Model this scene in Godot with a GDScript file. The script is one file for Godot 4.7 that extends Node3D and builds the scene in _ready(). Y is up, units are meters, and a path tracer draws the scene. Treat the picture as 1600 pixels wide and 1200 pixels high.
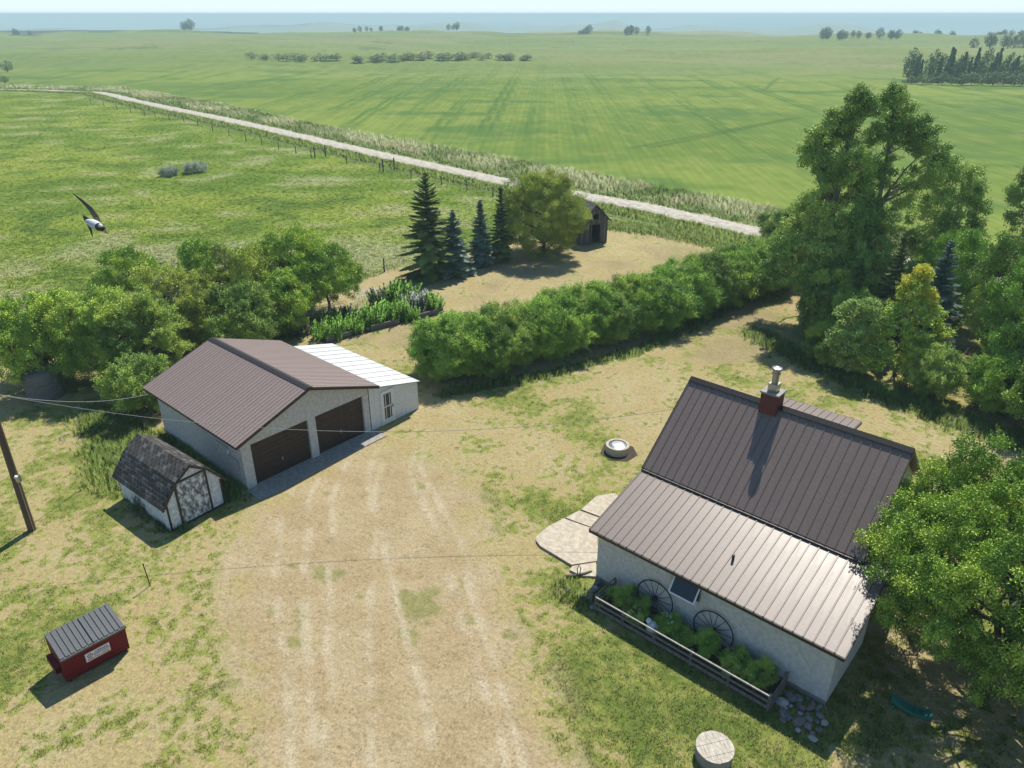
extends Node3D
# A prairie farmyard seen from a drone: house, garage with lean-to greenhouse, sheds, hedges, pasture, road and crop fields.

var rng := RandomNumberGenerator.new()
var nz_a := FastNoiseLite.new()
var nz_b := FastNoiseLite.new()
var nz_c := FastNoiseLite.new()
var nz_h := FastNoiseLite.new()
var taken := {}
var M := {}

const HX := 3.394
const HZ := -23.395
const HT := 0.724
const GX := -12.658
const GZ := -29.637
const GT := -0.85

# ---------------------------------------------------------------- mesh builder
class MB:
	var v := PackedVector3Array()
	var n := PackedVector3Array()
	var c := PackedColorArray()
	var u := PackedVector2Array()
	func tri(a: Vector3, b: Vector3, d: Vector3):      # counter-clockwise seen from outside
		var nn := (b - a).cross(d - a).normalized()
		v.append(a); v.append(d); v.append(b)
		n.append(nn); n.append(nn); n.append(nn)
	func quad(a: Vector3, b: Vector3, d: Vector3, e: Vector3):
		tri(a, b, d); tri(a, d, e)
	func box(at: Vector3, size: Vector3, bs := Basis.IDENTITY):
		var h := size * 0.5
		var p := []
		for k in 8:
			p.append(at + bs * Vector3(h.x if k & 1 else -h.x, h.y if k & 2 else -h.y, h.z if k & 4 else -h.z))
		quad(p[4], p[5], p[7], p[6]); quad(p[1], p[0], p[2], p[3]); quad(p[5], p[1], p[3], p[7])
		quad(p[0], p[4], p[6], p[2]); quad(p[6], p[7], p[3], p[2]); quad(p[0], p[1], p[5], p[4])
	func bar(a: Vector3, b: Vector3, w: float, t: float, up := Vector3.UP):   # a rectangular bar from a to b
		var d := b - a
		var z := d.normalized()
		var x := up.cross(z).normalized() if absf(up.dot(z)) < 0.99 else Vector3.RIGHT.cross(z).normalized()
		var y := z.cross(x)
		box((a + b) * 0.5, Vector3(w, t, d.length()), Basis(x, y, z))
	func slab(poly: PackedVector2Array, z0: float, z1: float):     # polygon in x, y extruded from z0 to z1 (z1 > z0)
		var q := poly.duplicate()
		if Geometry2D.is_polygon_clockwise(q): q.reverse()
		var t := Geometry2D.triangulate_polygon(q)
		for k in range(0, t.size(), 3):
			var a: Vector2 = q[t[k]]; var b: Vector2 = q[t[k + 1]]; var d: Vector2 = q[t[k + 2]]
			if (b - a).cross(d - a) < 0:
				var s := b; b = d; d = s
			tri(Vector3(a.x, a.y, z1), Vector3(b.x, b.y, z1), Vector3(d.x, d.y, z1))
			tri(Vector3(a.x, a.y, z0), Vector3(d.x, d.y, z0), Vector3(b.x, b.y, z0))
		for k in q.size():
			var a: Vector2 = q[k]; var b: Vector2 = q[(k + 1) % q.size()]
			quad(Vector3(a.x, a.y, z0), Vector3(b.x, b.y, z0), Vector3(b.x, b.y, z1), Vector3(a.x, a.y, z1))
	func tube(pts: Array, rad: Array, seg := 8, cap := true):
		var rings := []
		var nor := []
		var x := Vector3.RIGHT
		for k in pts.size():
			var d: Vector3 = (pts[mini(k + 1, pts.size() - 1)] - pts[maxi(k - 1, 0)]).normalized()
			x = (x - d * x.dot(d))
			if x.length() < 0.05: x = Vector3.FORWARD - d * Vector3.FORWARD.dot(d)
			x = x.normalized()
			var y := d.cross(x)
			var r := []
			var rn := []
			for j in seg:
				var an := TAU * j / seg
				var o := x * cos(an) + y * sin(an)
				r.append(pts[k] + o * rad[k]); rn.append(o)
			rings.append(r); nor.append(rn)
		for k in pts.size() - 1:
			for j in seg:
				var i := (j + 1) % seg
				var a = rings[k][j]; var b = rings[k][i]; var d = rings[k + 1][i]; var e = rings[k + 1][j]
				for w in [[a, nor[k][j]], [d, nor[k + 1][i]], [b, nor[k][i]], [a, nor[k][j]], [e, nor[k + 1][j]], [d, nor[k + 1][i]]]:
					v.append(w[0]); n.append(w[1])
		if cap:
			for j in range(1, seg - 1):
				tri(rings[0][0], rings[0][j + 1], rings[0][j])
				var l := pts.size() - 1
				tri(rings[l][0], rings[l][j], rings[l][j + 1])
	func lathe(prof: Array, seg := 20):          # [radius, height] pairs from the bottom up; flat-shaded rings with smooth sides
		for k in prof.size() - 1:
			var r0: float = prof[k][0]; var y0: float = prof[k][1]; var r1: float = prof[k + 1][0]; var y1: float = prof[k + 1][1]
			var sl := Vector2(y1 - y0, r0 - r1).normalized()
			for j in seg:
				var a0 := TAU * j / seg; var a1 := TAU * (j + 1) / seg
				var d0 := Vector3(cos(a0), 0, -sin(a0)); var d1 := Vector3(cos(a1), 0, -sin(a1))
				var n0 := d0 * sl.x + Vector3.UP * sl.y; var n1 := d1 * sl.x + Vector3.UP * sl.y
				var a := d0 * r0 + Vector3.UP * y0; var b := d1 * r0 + Vector3.UP * y0
				var d := d1 * r1 + Vector3.UP * y1; var e := d0 * r1 + Vector3.UP * y1
				for w in [[a, n0], [d, n1], [b, n1], [a, n0], [e, n0], [d, n1]]:
					v.append(w[0]); n.append(w[1])
	func mesh() -> ArrayMesh:
		var m := ArrayMesh.new()
		var ar := []
		ar.resize(Mesh.ARRAY_MAX)
		ar[Mesh.ARRAY_VERTEX] = v
		ar[Mesh.ARRAY_NORMAL] = n
		if c.size() == v.size(): ar[Mesh.ARRAY_COLOR] = c
		if u.size() == v.size(): ar[Mesh.ARRAY_TEX_UV] = u
		m.add_surface_from_arrays(Mesh.PRIMITIVE_TRIANGLES, ar)
		return m

# ---------------------------------------------------------------- naming and tagging
func numbered(called: String) -> String:
	var k: int = taken.get(called, 0)
	taken[called] = k + 1
	return called if k == 0 else "%s_%03d" % [called, k]

func tag(o: Node, label: String, category := "", group := "", kind := ""):
	o.set_meta("label", label)
	if category: o.set_meta("category", category)
	if group: o.set_meta("group", group)
	if kind: o.set_meta("kind", kind)

func thing(called: String, at: Vector3, turn: float, label: String, category: String, group := "") -> Node3D:
	var o := Node3D.new()
	o.name = numbered(called)
	add_child(o)
	o.position = at
	o.rotation.y = turn
	tag(o, label, category, group)
	return o

func part(called: String, me: Mesh, m: Material, parent: Node3D, tr := Transform3D.IDENTITY) -> MeshInstance3D:
	var o := MeshInstance3D.new()
	o.mesh = me
	o.material_override = m
	o.transform = tr
	o.name = called if parent != self else numbered(called)
	parent.add_child(o, true)
	return o

func structure(called: String, me: Mesh, m: Material) -> MeshInstance3D:
	var o := part(called, me, m, self)
	o.set_meta("kind", "structure")
	return o

func copy(src: Node3D, at: Vector3, turn: float, sc := Vector3.ONE, label := "") -> Node3D:
	var o: Node3D = src.duplicate()
	var base := String(src.name)
	if base.length() > 4 and base[-4] == "_" and base.right(3).is_valid_int(): base = base.left(-4)
	o.name = numbered(base)
	add_child(o)
	o.transform = Transform3D(Basis(Vector3.UP, turn).scaled(sc) if sc == Vector3.ONE else Basis(Vector3.UP, turn) * Basis.from_scale(sc), at)
	if label: o.set_meta("label", label)
	return o

# ---------------------------------------------------------------- materials
func lin(r: float, g: float, b: float) -> Color:
	return Color(r * 0.76, g * 0.76, b * 0.76).linear_to_srgb()

func mat(col: Color, rough := 0.8, tex: Texture2D = null, sc := 1.0, metal := 0.0, spec := 0.5) -> StandardMaterial3D:
	var m := StandardMaterial3D.new()
	m.albedo_color = col
	m.roughness = rough
	m.metallic = metal
	m.metallic_specular = spec
	if tex:
		m.albedo_texture = tex
		m.uv1_triplanar = true
		m.uv1_scale = Vector3.ONE * sc
	return m

func noise_tex(size: int, freq: float, lo: Color, hi: Color, seed_: int, octaves := 5, gain := 0.55, contrast := 1.6, stretch := Vector2.ONE) -> ImageTexture:
	var f := FastNoiseLite.new()
	f.noise_type = FastNoiseLite.TYPE_SIMPLEX_SMOOTH
	f.seed = seed_
	f.frequency = freq
	f.fractal_octaves = octaves
	f.fractal_gain = gain
	var sx := int(size * stretch.x); var sy := int(size * stretch.y)
	var src := f.get_seamless_image(sx, sy, false, false, 0.15)
	src.convert(Image.FORMAT_L8)
	if sx != size or sy != size: src.resize(size, size, Image.INTERPOLATE_CUBIC)
	var d := src.get_data()
	var out := PackedByteArray()
	out.resize(size * size * 3)
	var lut := []
	for k in 256:
		var t := clampf((k / 255.0 - 0.5) * contrast + 0.5, 0, 1)
		var cc := lo.lerp(hi, t)
		lut.append([int(cc.r * 255), int(cc.g * 255), int(cc.b * 255)])
	for k in size * size:
		var w: Array = lut[d[k]]
		out[k * 3] = w[0]; out[k * 3 + 1] = w[1]; out[k * 3 + 2] = w[2]
	var im := Image.create_from_data(size, size, false, Image.FORMAT_RGB8, out)
	im.generate_mipmaps()
	return ImageTexture.create_from_image(im)

func make_materials():
	var fine := noise_tex(512, 0.02, Color(0.91, 0.91, 0.91), Color(1, 1, 1), 11, 6, 0.65)
	var blot := noise_tex(512, 0.010, Color(0.84, 0.83, 0.82), Color(1, 1, 1), 12, 7, 0.68, 1.6)
	var grain := noise_tex(512, 0.03, Color(0.74, 0.73, 0.72), Color(1, 1, 1), 13, 6, 0.65, 1.8, Vector2(1.0, 0.08))
	var rough_t := noise_tex(512, 0.014, Color(0.86, 0.86, 0.85), Color(1, 1, 1), 14, 7, 0.7, 1.5)
	var streak := noise_tex(512, 0.03, Color(0.91, 0.91, 0.91), Color(1, 1, 1), 15, 7, 0.7, 2.2, Vector2(1.0, 0.06))
	M.fine = fine; M.blot = blot
	# painted steel roofs: dusty, with rain streaks down the slope
	M.roof_house = mat(lin(0.205, 0.155, 0.135), 0.43, fine, 0.35)
	M.roof_garage = mat(lin(0.285, 0.215, 0.195), 0.56, fine, 0.35)
	for k in ["roof_house", "roof_garage"]:
		M[k].roughness_texture = streak
		var alt := [M[k]]
		for q in [[1.02, 1.018, 1.015], [0.98, 0.98, 0.985]]:
			var w: StandardMaterial3D = M[k].duplicate()
			w.albedo_color = Color(M[k].albedo_color.r * q[0], M[k].albedo_color.g * q[1], M[k].albedo_color.b * q[2])
			w.uv1_offset = Vector3(q[0] * 3.0, q[1] * 5.0, 0.0)
			w.uv1_scale = Vector3(0.6, 0.35, 0.6)
			alt.append(w)
		M[M[k]] = alt
		M[k].uv1_scale = Vector3(0.6, 0.35, 0.6)
	M.trim = mat(lin(0.022, 0.015, 0.013), 0.5)
	M.stucco = mat(lin(0.70, 0.70, 0.68), 0.9, rough_t, 0.5)
	M.foundation = mat(lin(0.30, 0.28, 0.26), 0.95, blot, 1.0)
	M.brick = mat(lin(0.21, 0.055, 0.035), 0.85, blot, 3.0)
	M.mortar = mat(lin(0.36, 0.31, 0.27), 0.95, fine, 3.0)
	M.concrete = mat(lin(0.60, 0.53, 0.42), 0.95, blot, 0.5)
	M.concrete_grey = mat(lin(0.40, 0.38, 0.35), 0.95, blot, 0.6)
	M.galv = mat(lin(0.55, 0.56, 0.57), 0.35, blot, 2.0, 0.85)
	M.black = mat(lin(0.012, 0.012, 0.013), 0.6)
	M.iron = mat(lin(0.018, 0.018, 0.020), 0.65, blot, 3.0)
	M.door = mat(lin(0.050, 0.020, 0.014), 0.6, grain, 0.8)
	M.door.uv1_scale = Vector3(0.25, 1.2, 0.25)
	M.white = mat(lin(0.92, 0.93, 0.93), 0.5, fine, 1.5)
	M.plastic = mat(lin(0.96, 0.98, 0.99), 0.35, rough_t, 0.9)
	M.plastic_wall = mat(lin(0.86, 0.90, 0.93), 0.45, rough_t, 0.9)
	M.plastic_wall.backlight = Color(0.5, 0.5, 0.5)
	M.seam = mat(lin(0.10, 0.10, 0.10), 0.6)
	M.wood = mat(lin(0.30, 0.24, 0.17), 0.9, grain, 1.5)
	M.wood_grey = mat(lin(0.24, 0.22, 0.20), 0.95, grain, 1.2)
	M.wood_old = mat(lin(0.15, 0.145, 0.14), 0.95, grain, 0.9)
	M.wood_pale = mat(lin(0.66, 0.61, 0.52), 0.9, grain, 1.5)
	M.pole = mat(lin(0.16, 0.105, 0.065), 0.95, grain, 0.8)
	M.pole.uv1_scale = Vector3(3.0, 0.3, 3.0)
	# shed: white paint with dark peeling blotches
	M.peeled = mat(Color(1, 1, 1), 0.9, noise_tex(512, 0.014, lin(0.14, 0.14, 0.15), lin(0.86, 0.90, 0.93), 21, 8, 0.75, 2.6, Vector2(1.0, 0.6)), 0.5)
	M.paint = mat(Color(1, 1, 1), 0.9, noise_tex(512, 0.012, lin(0.55, 0.58, 0.60), lin(0.86, 0.90, 0.93), 22, 8, 0.75, 2.2), 0.6)
	M.shingle = [mat(lin(0.085, 0.078, 0.072), 0.95, blot, 2.0), mat(lin(0.125, 0.115, 0.105), 0.95, blot, 2.0), mat(lin(0.21, 0.20, 0.185), 0.95, blot, 2.0), mat(lin(0.02, 0.032, 0.031), 0.95, blot, 2.0)]
	M.dumpster = mat(lin(0.20, 0.006, 0.012), 0.6, blot, 0.8, 0.0, 0.3)
	M.lid = mat(lin(0.115, 0.124, 0.135), 0.5, blot, 1.2)
	M.sign_white = mat(lin(0.92, 0.93, 0.95), 0.5)
	M.sign_blue = mat(lin(0.02, 0.12, 0.35), 0.5)
	M.sign_red = mat(lin(0.50, 0.02, 0.03), 0.5)
	M.glass = mat(lin(0.02, 0.035, 0.05), 0.06)
	M.glass_clear = mat(Color(0.85, 0.9, 0.92, 0.25), 0.05)
	M.glass_clear.transparency = BaseMaterial3D.TRANSPARENCY_ALPHA
	M.rock = [mat(lin(0.30, 0.29, 0.28), 0.9, blot, 1.5), mat(lin(0.20, 0.195, 0.20), 0.9, blot, 1.5), mat(lin(0.48, 0.46, 0.44), 0.9, blot, 1.5), mat(lin(0.24, 0.20, 0.17), 0.9, blot, 1.5)]
	M.teal = mat(lin(0.015, 0.20, 0.15), 0.5)
	M.bark = mat(lin(0.13, 0.11, 0.085), 0.95, grain, 1.0)
	M.bark.uv1_scale = Vector3(2.0, 0.4, 2.0)
	M.bark_pale = mat(lin(0.30, 0.28, 0.24), 0.95, grain, 1.0)
	M.twig = mat(lin(0.30, 0.27, 0.23), 0.95)
	M.wire = mat(lin(0.30, 0.30, 0.30), 0.5)
	M.soil = mat(lin(0.07, 0.05, 0.035), 1.0, blot, 1.0)
	# foliage: instance colours carry the leaf colour
	M.leaf = mat(Color(1, 1, 1), 0.45, null, 1.0, 0.0, 0.3)
	M.leaf.vertex_color_use_as_albedo = true
	M.leaf.backlight = Color(0.90, 1.0, 0.38)
	M.leaf.cull_mode = BaseMaterial3D.CULL_DISABLED
	M.needle = mat(Color(1, 1, 1), 0.7, null, 1.0, 0.0, 0.3)
	M.needle.vertex_color_use_as_albedo = true
	M.needle.backlight = Color(0.25, 0.3, 0.2)
	M.needle.cull_mode = BaseMaterial3D.CULL_DISABLED
	M.blade = mat(Color(1, 1, 1), 0.75, null, 1.0, 0.0, 0.3)
	M.blade.vertex_color_use_as_albedo = true
	M.blade.backlight = Color(0.6, 0.6, 0.3)
	M.blade.cull_mode = BaseMaterial3D.CULL_DISABLED

# ---------------------------------------------------------------- the land
func tab(t: Array, x: float) -> float:                 # piecewise linear table of [x, y], x rising
	if x <= t[0][0]: return t[0][1]
	for k in range(1, t.size()):
		if x <= t[k][0]:
			return lerpf(t[k - 1][1], t[k][1], (x - t[k - 1][0]) / (t[k][0] - t[k - 1][0]))
	return t[-1][1]

func land_y(x: float, z: float) -> float:
	var d := sqrt(x * x + z * z)
	if d < 110.0: return 0.0
	var y := nz_h.get_noise_2d(x * 0.55, z) * 7.0 * smoothstep(110.0, 600.0, d)
	if d > 700.0:
		var an := atan2(x, -z)
		var edge := 960.0 + 170.0 * nz_h.get_noise_1d(an * 900.0) + (220.0 if an < -0.25 else 0.0) * smoothstep(-0.25, -0.35, an)
		y -= 170.0 * smoothstep(edge, edge + 700.0, d)
		var g := nz_h.get_noise_1d(an * 900.0 + 300.0)
		y += (140.0 + 60.0 * g) * smoothstep(2000.0 + 200.0 * g, 3000.0 + 300.0 * g, d) * (1.0 - smoothstep(3500.0, 4200.0, d))
		y += (176.0 + 10.0 * nz_h.get_noise_1d(an * 1500.0)) * smoothstep(4700.0 + 500.0 * g, 7400.0, d)
	return y

const PASTURE_EDGE := [[-80.0, -39.0], [-40.0, -41.0], [-31.0, -44.0], [-20.0, -56.0], [-13.0, -60.0], [-11.0, -63.0], [0.0, -73.0], [14.0, -83.0], [30.0, -95.0]]
const DRIVE_L := [[-33.0, -9.0], [-27.9, -11.6], [-24.8, -12.4], [-18.6, -9.3], [-15.0, -7.4], [-8.0, -4.5], [0.0, -2.0]]
const DRIVE_R := [[-36.0, -4.6], [-32.3, -3.6], [-28.9, -1.8], [-21.8, -0.3], [-15.0, 1.6], [-8.0, 3.5], [0.0, 5.0]]
const TRACKS := [[[-10.6, -27.8], [-9.6, -23.6], [-7.4, -17.3], [-5.2, -10.0]], [[-8.5, -28.4], [-7.3, -23.6], [-6.0, -16.1], [-4.6, -9.0]], [[-7.2, -30.5], [-5.3, -24.8], [-3.7, -20.1], [-1.6, -12.0]], [[-5.1, -31.4], [-3.4, -26.5], [-2.0, -21.8], [0.4, -13.0]], [[-9.6, -28.6], [-8.5, -24.0], [-6.6, -17.0], [-4.6, -10.0]], [[-6.6, -30.0], [-5.9, -25.0], [-4.9, -18.0], [-3.4, -10.0]], [[-4.6, -31.8], [-2.4, -26.0], [-0.9, -20.0], [0.9, -13.0]]]

func track_x(t: Array, z: float) -> float:
	for k in range(1, t.size()):
		if z <= t[k][1]:
			return lerpf(t[k - 1][0], t[k][0], clampf((z - t[k - 1][1]) / (t[k][1] - t[k - 1][1]), 0, 1))
	return t[-1][0]

func land_color(x: float, z: float) -> Color:          # linear albedo of the grass and soil
	var a := nz_a.get_noise_2d(x, z)
	var b := nz_b.get_noise_2d(x, z)
	var f := nz_c.get_noise_2d(x, z)
	var zp := tab(PASTURE_EDGE, x)
	var wob := a * 2.2 + b * 1.2
	var past := smoothstep(-0.9, 0.9, zp - z + wob)
	var col := Color(0.44, 0.34, 0.165)
	if past < 0.999:
		# the mown yard: dry straw with green patches
		var g := 0.06 + a * 0.85 + b * 0.75 + f * 0.75
		# greener on the lawn before the house, by the shed and beneath the grove
		g += 0.34 * smoothstep(6.5, 1.0, absf(x - 6.0)) * smoothstep(-24.0, -20.5, z)
		g += 0.22 * smoothstep(-1.0, 2.0, x) * smoothstep(-34.0, -26.0, z)
		g += 0.35 * smoothstep(3.5, 0.5, Vector2(x + 13.8, z + 24.8).length())
		g += 0.25 * smoothstep(5.0, 0.0, Vector2(x + 19.0, z + 19.0).length())
		g += 0.6 * smoothstep(6.0, 2.0, Vector2(x + 20.5, z + 31.0).length())
		g += 0.08 * smoothstep(10.0, 18.0, x) + 0.10 * smoothstep(-38.0, -44.0, z) * smoothstep(2.0, 6.0, x)
		g -= 0.30 * smoothstep(-52.0, -60.0, z)
		col = Color(0.47, 0.385, 0.195).lerp(Color(0.53, 0.45, 0.265), clampf(b * 1.2 + 0.4, 0, 1))
		col = col.lerp(Color(0.37, 0.31, 0.155), clampf(f * 1.1, 0, 0.6))
		col = col.lerp(Color(0.29, 0.32, 0.085), smoothstep(-0.05, 0.50, g))
		col = col.lerp(Color(0.15, 0.205, 0.045), smoothstep(0.50, 1.15, g))
		var warp := a * 2.0 + b * 1.6
		var dr := smoothstep(-0.7, 0.7, x - tab(DRIVE_L, z) + warp) * smoothstep(-0.7, 0.7, tab(DRIVE_R, z) - x + warp) * smoothstep(-34.5, -31.0, z - x * 0.35 + warp * 0.4 - 2.0)
		if dr > 0.01:
			var dc := Color(0.45, 0.355, 0.205).lerp(Color(0.52, 0.425, 0.265), clampf(0.5 + b * 1.3, 0, 1)).lerp(Color(0.36, 0.285, 0.175), clampf(f * 1.4 - 0.05, 0, 0.7))
			dc = dc.lerp(Color(0.27, 0.27, 0.10), smoothstep(0.32, 0.60, a * 0.9 + b * 0.8) * 0.8)
			for t in TRACKS:
				var dx := absf(x - track_x(t, z) + b * 0.12 + a * 0.3)
				dc = dc.lerp(Color(0.60, 0.53, 0.39), smoothstep(0.26, 0.06, dx + f * 0.10) * clampf(0.32 + b * 0.9, 0.03, 0.6))
			col = col.lerp(dc, dr)
		# bare brown patches on the back lot
		if z < -44.0:
			col = col.lerp(Color(0.42, 0.325, 0.205), smoothstep(0.05, 0.45, a * 1.3 + f * 0.3) * 0.7)
			var lush := smoothstep(-1.0, 0.8, -(z + 76.5) - (14.0 - x) * 0.42 + wob * 0.4) * smoothstep(6.0, 9.0, x)
			col = col.lerp(Color(0.19, 0.27, 0.04), lush)
	if past > 0.001:
		var ps := nz_a.get_noise_2d(x * 0.20, z * 0.26)
		var pm := nz_b.get_noise_2d(x * 0.20 + 70.0, z * 0.28)
		var pc := Color(0.19, 0.285, 0.038).lerp(Color(0.26, 0.345, 0.05), smoothstep(-0.25, 0.30, ps))
		pc = pc.lerp(Color(0.145, 0.235, 0.034), smoothstep(0.05, 0.45, -pm))
		pc = pc.lerp(Color(0.32, 0.37, 0.065), smoothstep(0.05, 0.50, ps * 0.6 + pm * 0.8) * 0.6)
		var dry := pm * 1.1 - ps * 0.5 + f * 0.4 + 0.28 * smoothstep(24.0, 6.0, absf(z - zp + 12.0)) + 0.20 * smoothstep(-95.0, -75.0, z)
		pc = pc.lerp(Color(0.46, 0.46, 0.26), smoothstep(0.15, 0.80, dry) * 0.62)
		pc = pc.lerp(Color(0.36, 0.39, 0.25), smoothstep(0.16, 0.55, f + ps * 0.3) * 0.20)
		col = col.lerp(pc, past)
	var j := 1.0 + f * 0.22
	j *= 0.76
	return Color(col.r * j, col.g * j, col.b * j)

func map_of(x0: float, x1: float, z0: float, z1: float, nx: int, ny: int, fn: Callable) -> ImageTexture:
	var d := PackedByteArray()
	d.resize(nx * ny * 3)
	var lut := PackedByteArray()
	lut.resize(1025)
	for k in 1025: lut[k] = int(Color(k / 1024.0, 0, 0).linear_to_srgb().r * 255.0)
	var at := 0
	for j in ny:
		var z := lerpf(z0, z1, (j + 0.5) / ny)
		for i in nx:
			var cc: Color = fn.call(lerpf(x0, x1, (i + 0.5) / nx), z)
			d[at] = lut[clampi(int(cc.r * 1024), 0, 1024)]; d[at + 1] = lut[clampi(int(cc.g * 1024), 0, 1024)]; d[at + 2] = lut[clampi(int(cc.b * 1024), 0, 1024)]
			at += 3
	var im := Image.create_from_data(nx, ny, false, Image.FORMAT_RGB8, d)
	im.generate_mipmaps()
	return ImageTexture.create_from_image(im)

func sheet(xs: Array, zs: Array, lift: float, uv_rect: Rect2, colors := false, left := []) -> ArrayMesh:
	# a grid over xs, zs that follows the land; with left given, each row starts at the table's x
	var m := MB.new()
	var st := SurfaceTool.new()
	st.begin(Mesh.PRIMITIVE_TRIANGLES)
	var nx := xs.size()
	for z in zs:
		for k in nx:
			var x: float = xs[k]
			var p := Vector3(x, land_y(x, z) + lift, z)
			var e := 4.0
			var nn := Vector3(land_y(x - e, z) - land_y(x + e, z), 2.0 * e, land_y(x, z - e) - land_y(x, z + e)).normalized()
			st.set_normal(nn)
			st.set_uv(Vector2((x - uv_rect.position.x) / uv_rect.size.x, (z - uv_rect.position.y) / uv_rect.size.y))
			st.set_uv2(Vector2(x, z) / 7.0)
			if colors: st.set_color(far_color(x, z))
			st.add_vertex(p)
	for j in zs.size() - 1:
		for k in nx - 1:
			var a := j * nx + k
			var flip: bool = zs[j + 1] < zs[j]
			var q := [a, a + 1, a + nx + 1, a, a + nx + 1, a + nx]
			if not flip: q = [a, a + nx + 1, a + nx, a, a + 1, a + nx + 1]
			if flip: q = [a, a + nx + 1, a + 1, a, a + nx, a + nx + 1]
			for w in q: st.add_index(w)
	return st.commit()

func far_color(x: float, z: float) -> Color:
	var d := sqrt(x * x + z * z)
	var n := nz_h.get_noise_2d(x * 0.4 + 900.0, z * 0.9)
	var c := Color(0.18, 0.23, 0.07).lerp(Color(0.28, 0.29, 0.13), smoothstep(-0.2, 0.35, n))
	if d > 900.0:
		var m := nz_h.get_noise_2d(x * 0.06 + 50.0, z * 0.12)
		c = Color(0.30, 0.33, 0.20).lerp(Color(0.10, 0.14, 0.08), smoothstep(-0.02, 0.15, m))
	return Color(c.r * 0.8, c.g * 0.8, c.b * 0.8)

func rangef(a: float, b: float, n: int) -> Array:
	var r := []
	for k in n + 1: r.append(lerpf(a, b, float(k) / n))
	return r

const ROAD := [Vector2(60, -43), Vector2(40, -62), Vector2(24.9, -77.6), Vector2(15.2, -88.4), Vector2(0.2, -101.3), Vector2(-20.6, -123.2), Vector2(-51.5, -157.0), Vector2(-85.5, -191.5), Vector2(-105.0, -213.5), Vector2(-120.5, -230.6), Vector2(-142.0, -240.0), Vector2(-175.0, -246.0), Vector2(-260.0, -262.0), Vector2(-470.0, -305.0)]
const CROP_EDGE := [Vector2(70, -45), Vector2(48, -66), Vector2(29.8, -86.5), Vector2(16.6, -101.0), Vector2(0.0, -118.2), Vector2(-38.3, -156.0), Vector2(-80.0, -203.0), Vector2(-121.0, -247.0), Vector2(-145.0, -257.0), Vector2(-178.0, -263.0), Vector2(-262.0, -280.0), Vector2(-480.0, -325.0)]

func dist_line(line: Array, p: Vector2) -> float:        # signed: positive on the far (field) side
	var best := 1e9
	var sgn := 1.0
	for k in line.size() - 1:
		var q := Geometry2D.get_closest_point_to_segment(p, line[k], line[k + 1])
		var d := q.distance_to(p)
		if d < best:
			best = d
			sgn = signf((line[k + 1] - line[k]).cross(p - line[k]))
	return best * sgn

func strip(line: Array, off0: float, off1: float, lift0: float, lift1: float, step := 3.0, n_across := 3, wob := 0.0, crown := 0.0) -> ArrayMesh:
	# a ribbon along a line, from offset off0 to off1 (positive to the field side)
	var cur := Curve2D.new()
	for p in line: cur.add_point(p)
	var len := cur.get_baked_length()
	var st := SurfaceTool.new()
	st.begin(Mesh.PRIMITIVE_TRIANGLES)
	st.set_smooth_group(0)
	var rows := int(len / step)
	for k in rows + 1:
		var s := len * k / rows
		var p := cur.sample_baked(s)
		var t := (cur.sample_baked(minf(s + 2.0, len)) - cur.sample_baked(maxf(s - 2.0, 0.0))).normalized()
		var nn := Vector2(-t.y, t.x)
		for j in n_across + 1:
			var f := float(j) / n_across
			var o := lerpf(off0, off1, f)
			if j == 0 or j == n_across: o += nz_b.get_noise_2d(s * 0.8, j * 50.0) * wob
			var q := p + nn * o
			st.set_uv(Vector2(s * 0.1, o * 0.1))
			st.add_vertex(Vector3(q.x, land_y(q.x, q.y) + lerpf(lift0, lift1, f) + crown * sin(PI * f), q.y))
	for k in rows:
		for j in n_across:
			var a := k * (n_across + 1) + j
			for w in [a, a + n_across + 2, a + n_across + 1, a, a + 1, a + n_across + 2]: st.add_index(w)
	st.generate_normals()
	return st.commit()

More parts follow.
